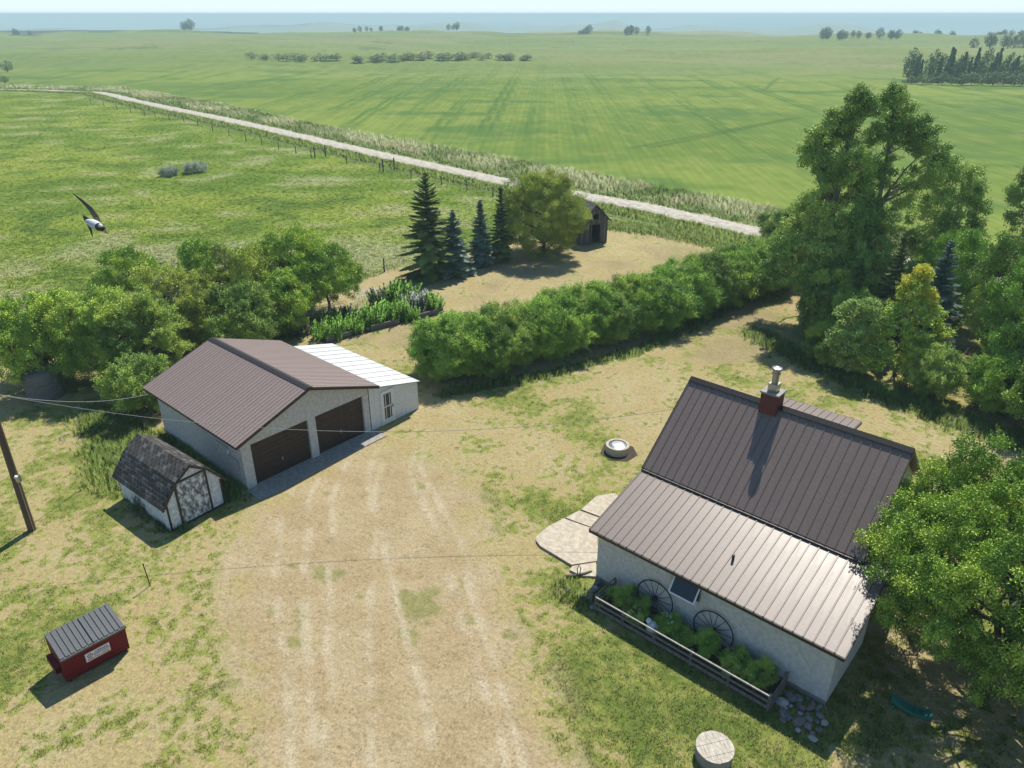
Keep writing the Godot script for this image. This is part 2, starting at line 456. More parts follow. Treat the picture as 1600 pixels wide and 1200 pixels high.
func crop_color(x: float, z: float) -> Color:
	var u := x + 0.043 * z                                # across the seed rows
	var n := nz_a.get_noise_2d(x * 0.03, z * 0.07)
	var w := nz_b.get_noise_2d(x * 0.05, z * 0.10)
	var f := nz_c.get_noise_2d(x * 0.5, z * 0.12)
	var gr := nz_c.get_noise_2d(x * 0.11, z * 0.05)
	var c := Color(0.165, 0.245, 0.050).lerp(Color(0.245, 0.315, 0.070), smoothstep(-0.3, 0.35, n + f * 0.3))
	c = c.lerp(Color(0.125, 0.215, 0.052), smoothstep(0.05, 0.5, w))
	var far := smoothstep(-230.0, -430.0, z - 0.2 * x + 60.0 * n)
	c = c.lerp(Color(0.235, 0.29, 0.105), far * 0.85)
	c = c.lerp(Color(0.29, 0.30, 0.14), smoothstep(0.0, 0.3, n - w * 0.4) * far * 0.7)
	var lane := fposmod(u - 2.0 + 0.6 * w, 9.4)
	var on := smoothstep(-95.0, -160.0, z) * (1.0 - far) * clampf(0.55 + 1.6 * nz_a.get_noise_2d(floorf((u - 2.0) / 9.4) * 37.0, z * 0.05), 0, 1)
	c = c.lerp(Color(0.075, 0.165, 0.035), (smoothstep(0.9, 0.35, absf(lane - 4.0)) + 0.8 * smoothstep(0.9, 0.35, absf(lane - 6.1))) * 0.8 * on)
	c = c.lerp(Color(0.30, 0.33, 0.10), smoothstep(0.15, 0.5, gr) * 0.35)
	c = c.lerp(Color(0.11, 0.20, 0.05), smoothstep(0.15, 0.5, -gr) * 0.35)
	var fine := 0.5 + 0.5 * sin(u * 3.1)
	c = c * (1.0 + (fine - 0.5) * 0.10 * (1.0 - far))
	for q in [[75.7, -238.5, 97.0, -290.0], [74.0, -240.0, 99.0, -210.0], [70.0, -165.0, 95.0, -192.0], [74.5, -163.0, 99.0, -189.0], [60.0, -170.0, 20.0, -130.0], [63.0, -172.0, 24.0, -131.0]]:
		var p := Geometry2D.get_closest_point_to_segment(Vector2(x, z), Vector2(q[0], q[1]), Vector2(q[2], q[3]))
		c = c.lerp(Color(0.085, 0.15, 0.035), smoothstep(0.9, 0.3, p.distance_to(Vector2(x, z))) * 0.7)
	return Color(c.r * 0.69, c.g * 0.70, c.b * 0.70)

func row_tex() -> ImageTexture:                       # eight seed rows across, with broken stems
	var im := Image.create(256, 256, false, Image.FORMAT_RGB8)
	var f := FastNoiseLite.new()
	f.seed = 37
	f.frequency = 0.05
	for y in 256:
		for x in 256:
			var w := 0.5 + 0.5 * sin(TAU * x / 32.0 + 1.2 * f.get_noise_2d(x, y * 0.3))
			var v := clampf(0.95 + 0.035 * w + 0.03 * f.get_noise_2d(x * 0.35, y * 0.1), 0, 1)
			im.set_pixel(x, y, Color(v, v, v * 0.97))
	im.generate_mipmaps()
	return ImageTexture.create_from_image(im)

func ground_material(tex: Texture2D, detail: Texture2D) -> StandardMaterial3D:
	var m := StandardMaterial3D.new()
	m.albedo_texture = tex
	m.detail_enabled = true
	m.detail_blend_mode = BaseMaterial3D.BLEND_MODE_MUL
	m.detail_uv_layer = BaseMaterial3D.DETAIL_UV_2
	m.detail_albedo = detail
	m.roughness = 1.0
	m.metallic_specular = 0.15
	return m

func build_land():
	# one sheet to the horizon
	var xs := []
	var zs := []
	for k in range(-56, 57):
		xs.append(signf(k) * (absf(k) * 6.0 + pow(absf(k) / 56.0, 3.6) * 12500.0))
	for k in range(-10, 130):
		zs.append(-(k * 7.0 + pow(maxf(k, 0) / 129.0, 3.4) * 14500.0) if k >= 0 else -k * 8.0)
	var gm := mat(Color(1, 1, 1), 1.0, null, 1.0, 0.0, 0.15)
	gm.vertex_color_use_as_albedo = true
	gm.albedo_texture = noise_tex(512, 0.02, Color(0.78, 0.78, 0.74), Color(1, 1, 1), 31)
	gm.uv1_triplanar = true
	gm.uv1_world_triplanar = true
	gm.uv1_scale = Vector3.ONE * 0.02
	var o := structure("ground", sheet(xs, zs, -0.5, Rect2(0, 0, 1, 1), true), gm)
	tag(o, "green and tan prairie land reaching to the hazy horizon", "", "", "structure")
	# pasture and back lot
	var tx := map_of(-200, 45, -250, -20, 896, 896, land_color)
	o = structure("pasture", sheet(rangef(-200, 45, 70), rangef(-250, -20, 64), -0.012, Rect2(-200, -250, 245, 230)), ground_material(tx, noise_tex(512, 0.03, Color(0.86, 0.87, 0.84), Color(1, 1, 1), 38, 6, 0.7, 1.8)))
	tag(o, "bright green pasture with pale dry patches beside the road", "", "", "structure")
	# the yard, in finer grain
	tx = map_of(-36, 36, -68, -2, 1024, 940, land_color)
	M.yard = ground_material(tx, noise_tex(1024, 0.06, Color(0.84, 0.83, 0.81), Color(1, 1, 1), 39, 5, 0.75, 2.0))
	M.yard.heightmap_enabled = true
	M.yard.heightmap_texture = noise_tex(1024, 0.25, Color(0, 0, 0), Color(1, 1, 1), 33, 4)
	M.yard.heightmap_scale = 3.0
	o = structure("yard", sheet(rangef(-36, 36, 4), rangef(-68, -2, 4), 0.0, Rect2(-36, -68, 72, 66)), M.yard)
	tag(o, "mown dry straw coloured yard with green patches and worn dirt drive", "", "", "structure")
	# crops
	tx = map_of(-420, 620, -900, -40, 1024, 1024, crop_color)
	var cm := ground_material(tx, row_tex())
	var m := SurfaceTool.new()
	m.begin(Mesh.PRIMITIVE_TRIANGLES)
	var cxs := []
	var n_u := 90
	var rows := 90
	for j in rows + 1:
		# rows run outward from the crop edge to the far rim
		var f := pow(float(j) / rows, 1.6)
		for i in n_u + 1:
			var t := float(i) / n_u
			var e := edge_point(t)
			var q := e.lerp(Vector2(lerpf(640.0, -900.0, t), -920.0 + 60.0 * sin(t * 5.0)), f)
			m.set_uv(Vector2((q.x + 420.0) / 1040.0, (q.y + 900.0) / 860.0))
			m.set_uv2(Vector2((q.x + 0.043 * q.y) / 9.4, q.y / 61.0))
			var e2 := 4.0
			m.set_normal(Vector3(land_y(q.x - e2, q.y) - land_y(q.x + e2, q.y), 2.0 * e2, land_y(q.x, q.y - e2) - land_y(q.x, q.y + e2)).normalized())
			m.add_vertex(Vector3(q.x, land_y(q.x, q.y) + 0.05, q.y))
	for j in rows:
		for i in n_u:
			var a := j * (n_u + 1) + i
			for w in [a, a + 1, a + n_u + 2, a, a + n_u + 2, a + n_u + 1]: m.add_index(w)
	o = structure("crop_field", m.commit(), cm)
	tag(o, "wide green crop field with seed rows and wheel lines", "", "", "structure")
	# road and its verges
	o = structure("road_verge", strip(ROAD, 1.3, 17.0, 0.004, 0.02, 2.0, 8, 0.8), mat(lin(0.36, 0.36, 0.17), 1.0, M.blot, 0.05))
	tag(o, "pale overgrown grass verge between gravel road and crops", "", "", "structure")
	o = structure("roadside_grass", strip(ROAD, -6.5, -1.3, 0.008, 0.008, 2.0, 4, 0.8), mat(lin(0.15, 0.21, 0.04), 1.0, M.blot, 0.1))
	tag(o, "green grass strip along the near side of the road", "", "", "structure")
	var rm := mat(lin(0.56, 0.52, 0.45), 1.0, noise_tex(512, 0.015, Color(0.82, 0.81, 0.79), Color(1, 1, 1), 35, 6, 0.6, 2.0), 0.12)
	rm.uv1_world_triplanar = true
	o = structure("gravel_road", strip(ROAD, -1.75, 1.75, 0.03, 0.03, 2.0, 6, 0.5, 0.10), rm)
	tag(o, "pale gravel country road crossing behind the yard", "", "", "structure")

func edge_point(t: float) -> Vector2:
	var cur := Curve2D.new()
	if not M.has("edge_curve"):
		for p in CROP_EDGE: cur.add_point(p)
		M.edge_curve = cur
	return M.edge_curve.sample_baked(t * M.edge_curve.get_baked_length())

# ---------------------------------------------------------------- grass and other instanced blades
func tuft_mesh(n: int, spread: float, h: float, w: float, lean: float, seed_: int) -> ArrayMesh:
	var r := RandomNumberGenerator.new()
	r.seed = seed_
	var m := MB.new()
	for k in n:
		var an := r.randf() * TAU
		var p := Vector3(cos(an), 0, sin(an)) * spread * sqrt(r.randf())
		var d := Vector3(r.randf_range(-1, 1), 0, r.randf_range(-1, 1)) * lean
		var hh := h * r.randf_range(0.55, 1.1)
		var side := Vector3(cos(an * 3.1), 0, sin(an * 3.1)) * w * 0.5
		var mid := p + Vector3.UP * hh * 0.6 + d * hh * 0.35
		var tip := p + Vector3.UP * hh + d * hh
		m.tri(p - side, p + side, mid + side * 0.7)
		m.tri(p - side, mid + side * 0.7, mid - side * 0.7)
		m.tri(mid - side * 0.7, mid + side * 0.7, tip)
	for k in m.n.size(): m.n[k] = (m.n[k] * (1.0 if m.n[k].y >= 0 else -1.0) * 0.35 + Vector3.UP).normalized()
	return m.mesh()

func scatter(called: String, me: Mesh, m: Material, xf: Array, cols: PackedColorArray, parent: Node3D) -> MultiMeshInstance3D:
	var mm := MultiMesh.new()
	mm.transform_format = MultiMesh.TRANSFORM_3D
	mm.use_colors = true
	mm.mesh = me
	mm.instance_count = xf.size()
	for k in xf.size():
		mm.set_instance_transform(k, xf[k])
		mm.set_instance_color(k, cols[k])
	var o := MultiMeshInstance3D.new()
	o.multimesh = mm
	o.material_override = m
	o.name = called if parent != self else numbered(called)
	parent.add_child(o, true)
	o.set_meta("kind", "stuff")
	return o

func in_house(x: float, z: float, grow: float) -> bool:
	var dx := x - HX; var dz := z - HZ
	var a := dx * cos(HT) + dz * sin(HT); var b := dx * sin(HT) - dz * cos(HT)
	return a > -grow and a < 9.3 + grow and b > -grow and b < 10.2 + grow

func in_garage(x: float, z: float, grow: float) -> bool:
	var dx := x - GX; var dz := z - GZ
	var a := dx * cos(GT) + dz * sin(GT); var b := dx * sin(GT) - dz * cos(GT)
	return a > -grow and a < 11.0 + grow and b > -1.2 - grow and b < 8.4 + grow

func build_grass():
	var short_ := tuft_mesh(9, 0.09, 0.055, 0.012, 0.9, 1)
	var xf := []
	var cols := PackedColorArray()
	rng.seed = 501
	for k in 170000:
		var t := rng.randf()
		var z := -7.0 - 58.0 * t * t
		var half := 4.0 + absf(z) * 0.78
		var x := rng.randf_range(-half, half)
		if in_house(x, z, -0.1) or in_garage(x, z, -0.1) or z < tab(PASTURE_EDGE, x) - 0.5: continue
		var cc := land_color(x, z)
		var green := cc.g > cc.r * 0.95
		if not green and rng.randf() < 0.45: continue
		var s := rng.randf_range(0.6, 1.25) * (1.2 if green else 0.6)
		var j := rng.randf_range(0.78, 1.2)
		if rng.randf() < 0.16: cc = cc.lerp(Color(0.18, 0.205, 0.053), 0.7)
		elif green and rng.randf() < 0.2: cc = cc.lerp(Color(0.35, 0.29, 0.145), 0.6)
		xf.append(Transform3D(Basis(Vector3.UP, rng.randf() * TAU).scaled(Vector3(s, s * rng.randf_range(0.6, 1.2), s)), Vector3(x, 0, z)))
		cols.append(Color(cc.r * j, cc.g * j * rng.randf_range(0.94, 1.05), cc.b * j))
	var o := scatter("lawn_grass", short_, M.blade, xf, cols, self)
	tag(o, "short dry and green grass blades over the yard", "grass", "", "stuff")
	# taller pasture grass
	var tall := tuft_mesh(12, 0.26, 0.17, 0.022, 1.1, 2)
	xf = []; cols = PackedColorArray()
	rng.seed = 502
	while xf.size() < 150000:
		var t := rng.randf()
		var z := -36.0 - 190.0 * t * t
		var x := rng.randf_range(z * 0.74 - 4.0, 22.0)
		var zp := tab(PASTURE_EDGE, x)
		if z > zp - rng.randf() * 1.0: continue
		if dist_line(ROAD, Vector2(x, z)) > -2.4: continue
		var cc := land_color(x, z)
		var s := rng.randf_range(0.5, 1.05)
		var j := rng.randf_range(1.2, 1.42)
		xf.append(Transform3D(Basis(Vector3.UP, rng.randf() * TAU).scaled(Vector3(s, s * rng.randf_range(0.4, 0.9), s)), Vector3(x, land_y(x, z), z)))
		cols.append(Color(cc.r * j, cc.g * j, cc.b * j))
	o = scatter("pasture_grass", tall, M.blade, xf, cols, self)
	tag(o, "knee high pasture grass around the fence and shrubs", "grass", "", "stuff")
	# verge weeds, both sides of the road
	var weed := tuft_mesh(16, 0.34, 0.48, 0.032, 0.6, 3)
	xf = []; cols = PackedColorArray()
	rng.seed = 503
	var cur := Curve2D.new()
	for p in ROAD: cur.add_point(p)
	var len := cur.get_baked_length()
	while xf.size() < 46000:
		var s := len * pow(rng.randf(), 1.5)
		var p := cur.sample_baked(s)
		var t := (cur.sample_baked(minf(s + 2.0, len)) - cur.sample_baked(maxf(s - 2.0, 0.0))).normalized()
		var nn := Vector2(-t.y, t.x)
		var far_side := rng.randf() < 0.8
		var off := rng.randf_range(1.9, 17.0) if far_side else rng.randf_range(-5.5, -1.9)
		var q := p + nn * off
		if dist_line(CROP_EDGE, q) > 0.6: continue
		var cc := Color(0.24, 0.34, 0.06)
		var n := nz_a.get_noise_2d(q.x * 0.5, q.y * 0.5)
		var hs := 0.75
		if far_side:
			var f := smoothstep(3.2, 5.0, off + n * 2.5)
			cc = Color(0.16, 0.27, 0.05).lerp(Color(0.56, 0.62, 0.33), f * clampf(0.66 + n * 1.5, 0, 1)).lerp(Color(0.56, 0.45, 0.30), f * smoothstep(0.1, 0.5, nz_b.get_noise_2d(q.x * 0.4, q.y * 0.4)) * 0.5)
			hs = lerpf(0.7, 1.2, f)
		var j := rng.randf_range(0.62, 0.95)
		var sc := rng.randf_range(0.6, 1.4)
		xf.append(Transform3D(Basis(Vector3.UP, rng.randf() * TAU).scaled(Vector3(sc, sc * hs, sc)), Vector3(q.x, land_y(q.x, q.y), q.y)))
		cols.append(Color(cc.r * j, cc.g * j, cc.b * j))
	o = scatter("verge_weeds", weed, M.blade, xf, cols, self)
	tag(o, "tall pale weeds and seed heads along the road", "weeds", "", "stuff")
	# lush strips: foot of the grove, round the small shed, behind the garage, end of the hedge
	xf = []; cols = PackedColorArray()
	rng.seed = 504
	var lines := [[[17.2, -49.5], [19.6, -44.2], [21.8, -40.4], [24.2, -37.6], [26.0, -35.2], [29.0, -32.0], 1.1, 5200], [[-14.9, -26.9], [-16.6, -28.4], [-18.6, -30.6], 0.55, 1100], [[-13.2, -29.2], [-15.6, -31.3], [-17.2, -33.4], [-18.4, -35.6], 0.75, 1900],
		[[-18.8, -30.5], [-20.4, -33.2], [-22.0, -35.6], [-23.5, -37.6], 1.4, 3600], [[6.5, -79.0], [10.0, -79.8], [15.0, -77.2], [21.0, -71.8], 1.9, 3800], [[-4.2, -39.6], [2.0, -42.2], [8.7, -46.2], [14.3, -51.4], [21.0, -58.4], 0.5, 2200], [[2.0, -23.0], [2.6, -22.2], 0.6, 120]]
	for l in lines:
		var wid: float = l[-2]
		var pts: Array = l.slice(0, -2)
		for k in int(l[-1]):
			var s := rng.randi_range(0, pts.size() - 2)
			var f := rng.randf()
			var x := lerpf(pts[s][0], pts[s + 1][0], f) + rng.randfn() * wid * 0.5
			var z := lerpf(pts[s][1], pts[s + 1][1], f) + rng.randfn() * wid * 0.5
			if in_house(x, z, 0.05) or in_garage(x, z, 0.05): continue
			var j := rng.randf_range(0.6, 1.0)
			var cc := Color(0.20, 0.32, 0.055).lerp(Color(0.29, 0.36, 0.08), rng.randf())
			if rng.randf() < 0.06: cc = Color(0.33, 0.36, 0.24)
			var sc := rng.randf_range(0.35, 0.75)
			xf.append(Transform3D(Basis(Vector3.UP, rng.randf() * TAU).scaled(Vector3(sc, sc * rng.randf_range(0.6, 1.3), sc)), Vector3(x, 0, z)))
			cols.append(Color(cc.r * j, cc.g * j, cc.b * j))
	o = scatter("lush_grass", weed, M.blade, xf, cols, self)
	tag(o, "unmown lush green grass along shrubs and sheds", "grass", "", "stuff")

# ---------------------------------------------------------------- trees and shrubs
const ORD := ["first", "second", "third", "fourth", "fifth", "sixth", "seventh", "eighth", "ninth", "tenth", "eleventh", "twelfth", "thirteenth", "fourteenth", "fifteenth", "sixteenth", "seventeenth", "eighteenth", "nineteenth", "twentieth", "twenty-first", "twenty-second", "twenty-third", "twenty-fourth", "twenty-fifth", "twenty-sixth"]

func leaf_cluster(n: int, rad: float, ln: float, wd: float, seed_: int, flat := 0.75) -> ArrayMesh:
	var r := RandomNumberGenerator.new()
	r.seed = seed_
	var m := MB.new()
	for k in n:
		var d := Vector3(r.randfn(), r.randfn() * flat, r.randfn()).normalized()
		var p := d * rad * pow(r.randf(), 0.45)
		var dir := (d + Vector3(r.randfn(), r.randfn() - 0.3, r.randfn()) * 0.7).normalized()
		var up := (Vector3.UP + Vector3(r.randfn(), r.randfn(), r.randfn()) * 0.55).normalized()
		var s := dir.cross(up).normalized()
		var nn := s.cross(dir)
		var l := ln * r.randf_range(0.65, 1.2)
		var w := wd * r.randf_range(0.7, 1.2) * 0.5
		var mid := p + dir * l * 0.45
		var tip := p + dir * l - nn * l * 0.12
		m.tri(p, mid + s * w + nn * w * 0.35, tip)
		m.tri(p, tip, mid - s * w + nn * w * 0.35)
	return m.mesh()

func spray_branch(seed_: int, droop: float) -> ArrayMesh:         # a flat conifer branch one metre long along +x
	var r := RandomNumberGenerator.new()
	r.seed = seed_
	var m := MB.new()
	var pt := func(t: float) -> Vector3: return Vector3(t, -droop * t * t + 0.10 * t * t * t, 0)
	for k in 17:
		var t := 0.06 + 0.94 * k / 16.0
		var p: Vector3 = pt.call(t)
		var l := (0.36 * sin(PI * minf(t * 0.8 + 0.16, 1.0)) + 0.06) * r.randf_range(0.75, 1.2)
		for sd in [-1.0, 1.0]:
			var dir := Vector3(0.75, -0.22 + r.randf_range(-0.2, 0.12), sd).normalized()
			var q := p + dir * l
			var w := Vector3(0.05, 0.0, -0.02 * sd)
			m.tri(p - w, p + w, q)
			m.tri(p + Vector3(0, 0.035, 0), p + dir * l * 0.5 + Vector3(0.03, -0.05, 0), q)
			var q2 := p + Vector3(0.35, -0.55, sd * 0.5).normalized() * l * 0.55
			m.tri(p - w * 0.8, p + w * 0.8, q2)
		m.tri(p - Vector3(0.02, 0, 0.02), p + Vector3(0.02, 0, 0.02), p + Vector3(0.10, 0.07, 0.0))
	return m.mesh()

func hue(r: RandomNumberGenerator, pal: Array, blob: float) -> Color:
	var t := clampf(blob + r.randfn() * 0.13, 0.0, 0.999) * (pal.size() - 1)
	var k := int(t)
	var c: Color = pal[k].lerp(pal[k + 1], t - k)
	var j := r.randf_range(1.15, 1.55)
	return Color(c.r * j * 1.06, c.g * j, c.b * j)

func crown(parent: Node3D, blobs: Array, dens: float, me: Mesh, pal: Array, sc: float, seed_: int, m: Material = null) -> MultiMeshInstance3D:
	# leafy shoots grow out of every limb end; sprays of leaves sit along each shoot
	var r := RandomNumberGenerator.new()
	r.seed = seed_
	var xf := []
	var cols := PackedColorArray()
	var mid := Vector3.ZERO
	for bl in blobs: mid += bl[0] / blobs.size()
	for bl in blobs:
		var c: Vector3 = bl[0]
		var rad: float = bl[1]
		var tone := r.randf() if bl.size() < 3 else float(bl[2])
		var out := ((c - mid) * Vector3(1, 0.6, 1)).normalized() * 0.55 + Vector3.UP * 0.30
		var lobe := clampf(rad * 0.31, 0.11, 0.36)
		var n := int(dens * 0.045 * rad * rad / (lobe * lobe)) + 2
		for k in n:
			var d := (Vector3(r.randfn(), r.randfn(), r.randfn()).normalized() + out).normalized()
			var lr := lobe * r.randf_range(0.6, 1.25)
			var lc := c + d * rad * r.randf_range(0.45, 1.18)
			var st := clampf(tone + r.randfn() * 0.20, 0, 1)
			var m_ := int(lr * lr * 105.0 / (sc * sc)) + 3
			for j in m_:
				var e := (Vector3(r.randfn(), r.randfn(), r.randfn()).normalized() + Vector3.UP * 0.35 + d * 0.25).normalized()
				var p := lc + e * Vector3(1, 0.75, 1) * lr * lerpf(0.35, 1.0, sqrt(r.randf())) * (r.randf_range(1.1, 1.7) if r.randf() < 0.22 else 1.0)
				if p.y < 0.12: continue
				var s := sc * r.randf_range(0.55, 0.95)
				xf.append(Transform3D(Basis(Vector3(r.randfn() * 0.3, 1, r.randfn() * 0.3).normalized(), r.randf() * TAU).scaled(Vector3(s, s, s)), p))
				cols.append(hue(r, pal, st))
			for j in 1:
				var e := (d * 0.8 + Vector3(r.randfn(), r.randfn() * 0.7 + 0.5, r.randfn()) * 0.7).normalized()
				for w in 4:
					var p := lc + e * lr * (0.9 + 0.42 * w) + Vector3(r.randfn(), r.randfn(), r.randfn()) * 0.04
					if p.y < 0.12: continue
					var s := sc * lerpf(0.62, 0.36, w / 3.0)
					xf.append(Transform3D(Basis(Vector3(r.randfn() * 0.3, 1, r.randfn() * 0.3).normalized(), r.randf() * TAU).scaled(Vector3(s, s, s)), p))
					cols.append(hue(r, pal, clampf(st + 0.12, 0, 1)))
	return scatter("crown", me, m if m else M.leaf, xf, cols, parent)

func limbs(parent: Node3D, base: Array, rad: Array, blobs: Array, low: float, seed_: int, m: Material, thin := 1.0):
	# the trunk runs through base points; from it a limb reaches into every blob
	var r := RandomNumberGenerator.new()
	r.seed = seed_
	var b := MB.new()
	b.tube(base, rad, 9)
	for bl in blobs:
		var c: Vector3 = bl[0]
		var best := 0
		for k in base.size():
			if base[k].y < c.y - 0.25 * (Vector2(base[k].x - c.x, base[k].z - c.z).length()) and base[k].y >= low: best = k
		var a: Vector3 = base[best]
		var w := minf(rad[best] * 0.6, 0.10) * thin
		var mid := a.lerp(c, 0.5) + Vector3(r.randfn(), r.randfn() * 0.5 + 0.3, r.randfn()) * 0.12 * a.distance_to(c)
		b.tube([a, mid, c], [w, w * 0.6, w * 0.25], 5, false)
		for k in 3:
			var d := Vector3(r.randfn(), r.randfn() * 0.6 + 0.3, r.randfn()).normalized()
			b.tube([c.lerp(mid, 0.25), c + d * bl[1] * 0.85], [w * 0.28, w * 0.10], 4, false)
	part("trunk", b.mesh(), m, parent)

func round_blobs(r: float, h: float, y0: float, n: int, seed_: int, size := 0.40) -> Array:
	var g := RandomNumberGenerator.new()
	g.seed = seed_
	var out := []
	var hc := (h + y0) * 0.5
	var hy := (h - y0) * 0.5
	for k in n:
		var t := (k + 0.5) / n
		var ph := acos(1.0 - 2.0 * t)
		var an := k * 2.39996 + g.randf() * 0.9
		var s := g.randf_range(size * 0.62, size * 1.2) * r
		var f := 1.0 - s / r * 0.75
		f *= g.randf_range(0.82, 1.12)
		out.append([Vector3(sin(ph) * cos(an) * r * f, hc + cos(ph) * maxf(hy - s * 0.7, 0.2) * g.randf_range(0.85, 1.1), sin(ph) * sin(an) * r * f), s])
	out.append([Vector3(0, hc, 0), r * 0.45])
	return out

func broad_tree(called: String, x: float, z: float, h: float, r: float, y0: float, nb: int, me: Mesh, pal: Array, dens: float, sc: float, seed_: int, label: String, category: String, group := "", bark: Material = null, size := 0.40) -> Node3D:
	var t := thing(called, Vector3(x, land_y(x, z), z), 0, label, category, group)
	var bl := round_blobs(r, h, y0, nb, seed_, size)
	var base := []
	var rad := []
	var g := RandomNumberGenerator.new()
	g.seed = seed_ + 5
	for k in 5:
		base.append(Vector3(g.randfn() * 0.05 * k, -0.1 + h * 0.17 * k, g.randfn() * 0.05 * k))
		rad.append(lerpf(0.022, 0.006, k / 4.0) * h + 0.02)
	limbs(t, base, rad, bl, 0.0, seed_, bark if bark else M.bark)
	crown(t, bl, dens, me, pal, sc, seed_ + 1)
	return t

func spruce(called: String, x: float, z: float, h: float, r: float, pal: Array, seed_: int, label: String, thick := 1.0, y0 := 0.25) -> Node3D:
	var t := thing(called, Vector3(x, 0, z), 0, label, "tree", "spruce trees")
	var g := RandomNumberGenerator.new()
	g.seed = seed_
	var b := MB.new()
	b.tube([Vector3(0, -0.1, 0), Vector3(0.03, h * 0.5, 0.02), Vector3(0, h, 0)], [0.020 * h + 0.03, 0.011 * h, 0.01], 8)
	part("trunk", b.mesh(), M.bark, t)
	var xf := []
	var cols := PackedColorArray()
	var y := y0
	while y < h * 0.985:
		var f := y / h
		var l := r * pow(1.0 - f, 0.82) * (0.75 + 0.25 * smoothstep(0.0, 0.15, f)) + 0.10
		var n := int((6 + 4 * (1.0 - f)) * thick)
		var a0 := g.randf() * TAU
		for k in n:
			var an := a0 + TAU * k / n + g.randfn() * 0.22
			var s := l * g.randf_range(0.5, 1.25)
			var tilt := lerpf(-0.18, 0.75, pow(f, 1.6)) + g.randfn() * 0.10
			var bs := Basis(Vector3.UP, an) * Basis(Vector3(0, 0, 1), tilt)
			var wide := clampf(s, 0.45, 1.5)
			xf.append(Transform3D(bs * Basis.from_scale(Vector3(s, wide * 0.95, wide)), Vector3(0, y + g.randfn() * 0.05, 0)))
			cols.append(hue(g, pal, g.randf()))
		y += lerpf(0.30, 0.15, f) * clampf(h / 7.0, 0.75, 1.2)
	scatter("crown", M.spray, M.needle, xf, cols, t)
	return t

func dead_twigs(parent: Node3D, at: Vector3, n: int, ln: float, seed_: int, dir := Vector3.UP):
	var g := RandomNumberGenerator.new()
	g.seed = seed_
	var b := MB.new()
	for k in n:
		var d := (dir + Vector3(g.randfn(), g.randfn() * 0.5, g.randfn()) * 0.6).normalized()
		var p := at + Vector3(g.randfn(), g.randfn() * 0.4, g.randfn()) * 0.35
		var e := p + d * ln * g.randf_range(0.5, 1.1)
		b.tube([p, p.lerp(e, 0.5) + Vector3(g.randfn(), g.randfn(), g.randfn()) * 0.06 * ln, e], [0.028, 0.018, 0.008], 5, false)
		for j in 3:
			var q := p.lerp(e, g.randf_range(0.35, 0.9))
			b.tube([q, q + (d + Vector3(g.randfn(), g.randfn(), g.randfn()) * 0.7).normalized() * ln * 0.3], [0.012, 0.005], 4, false)
	part("dead_branch", b.mesh(), M.twig, parent).set_meta("kind", "stuff")

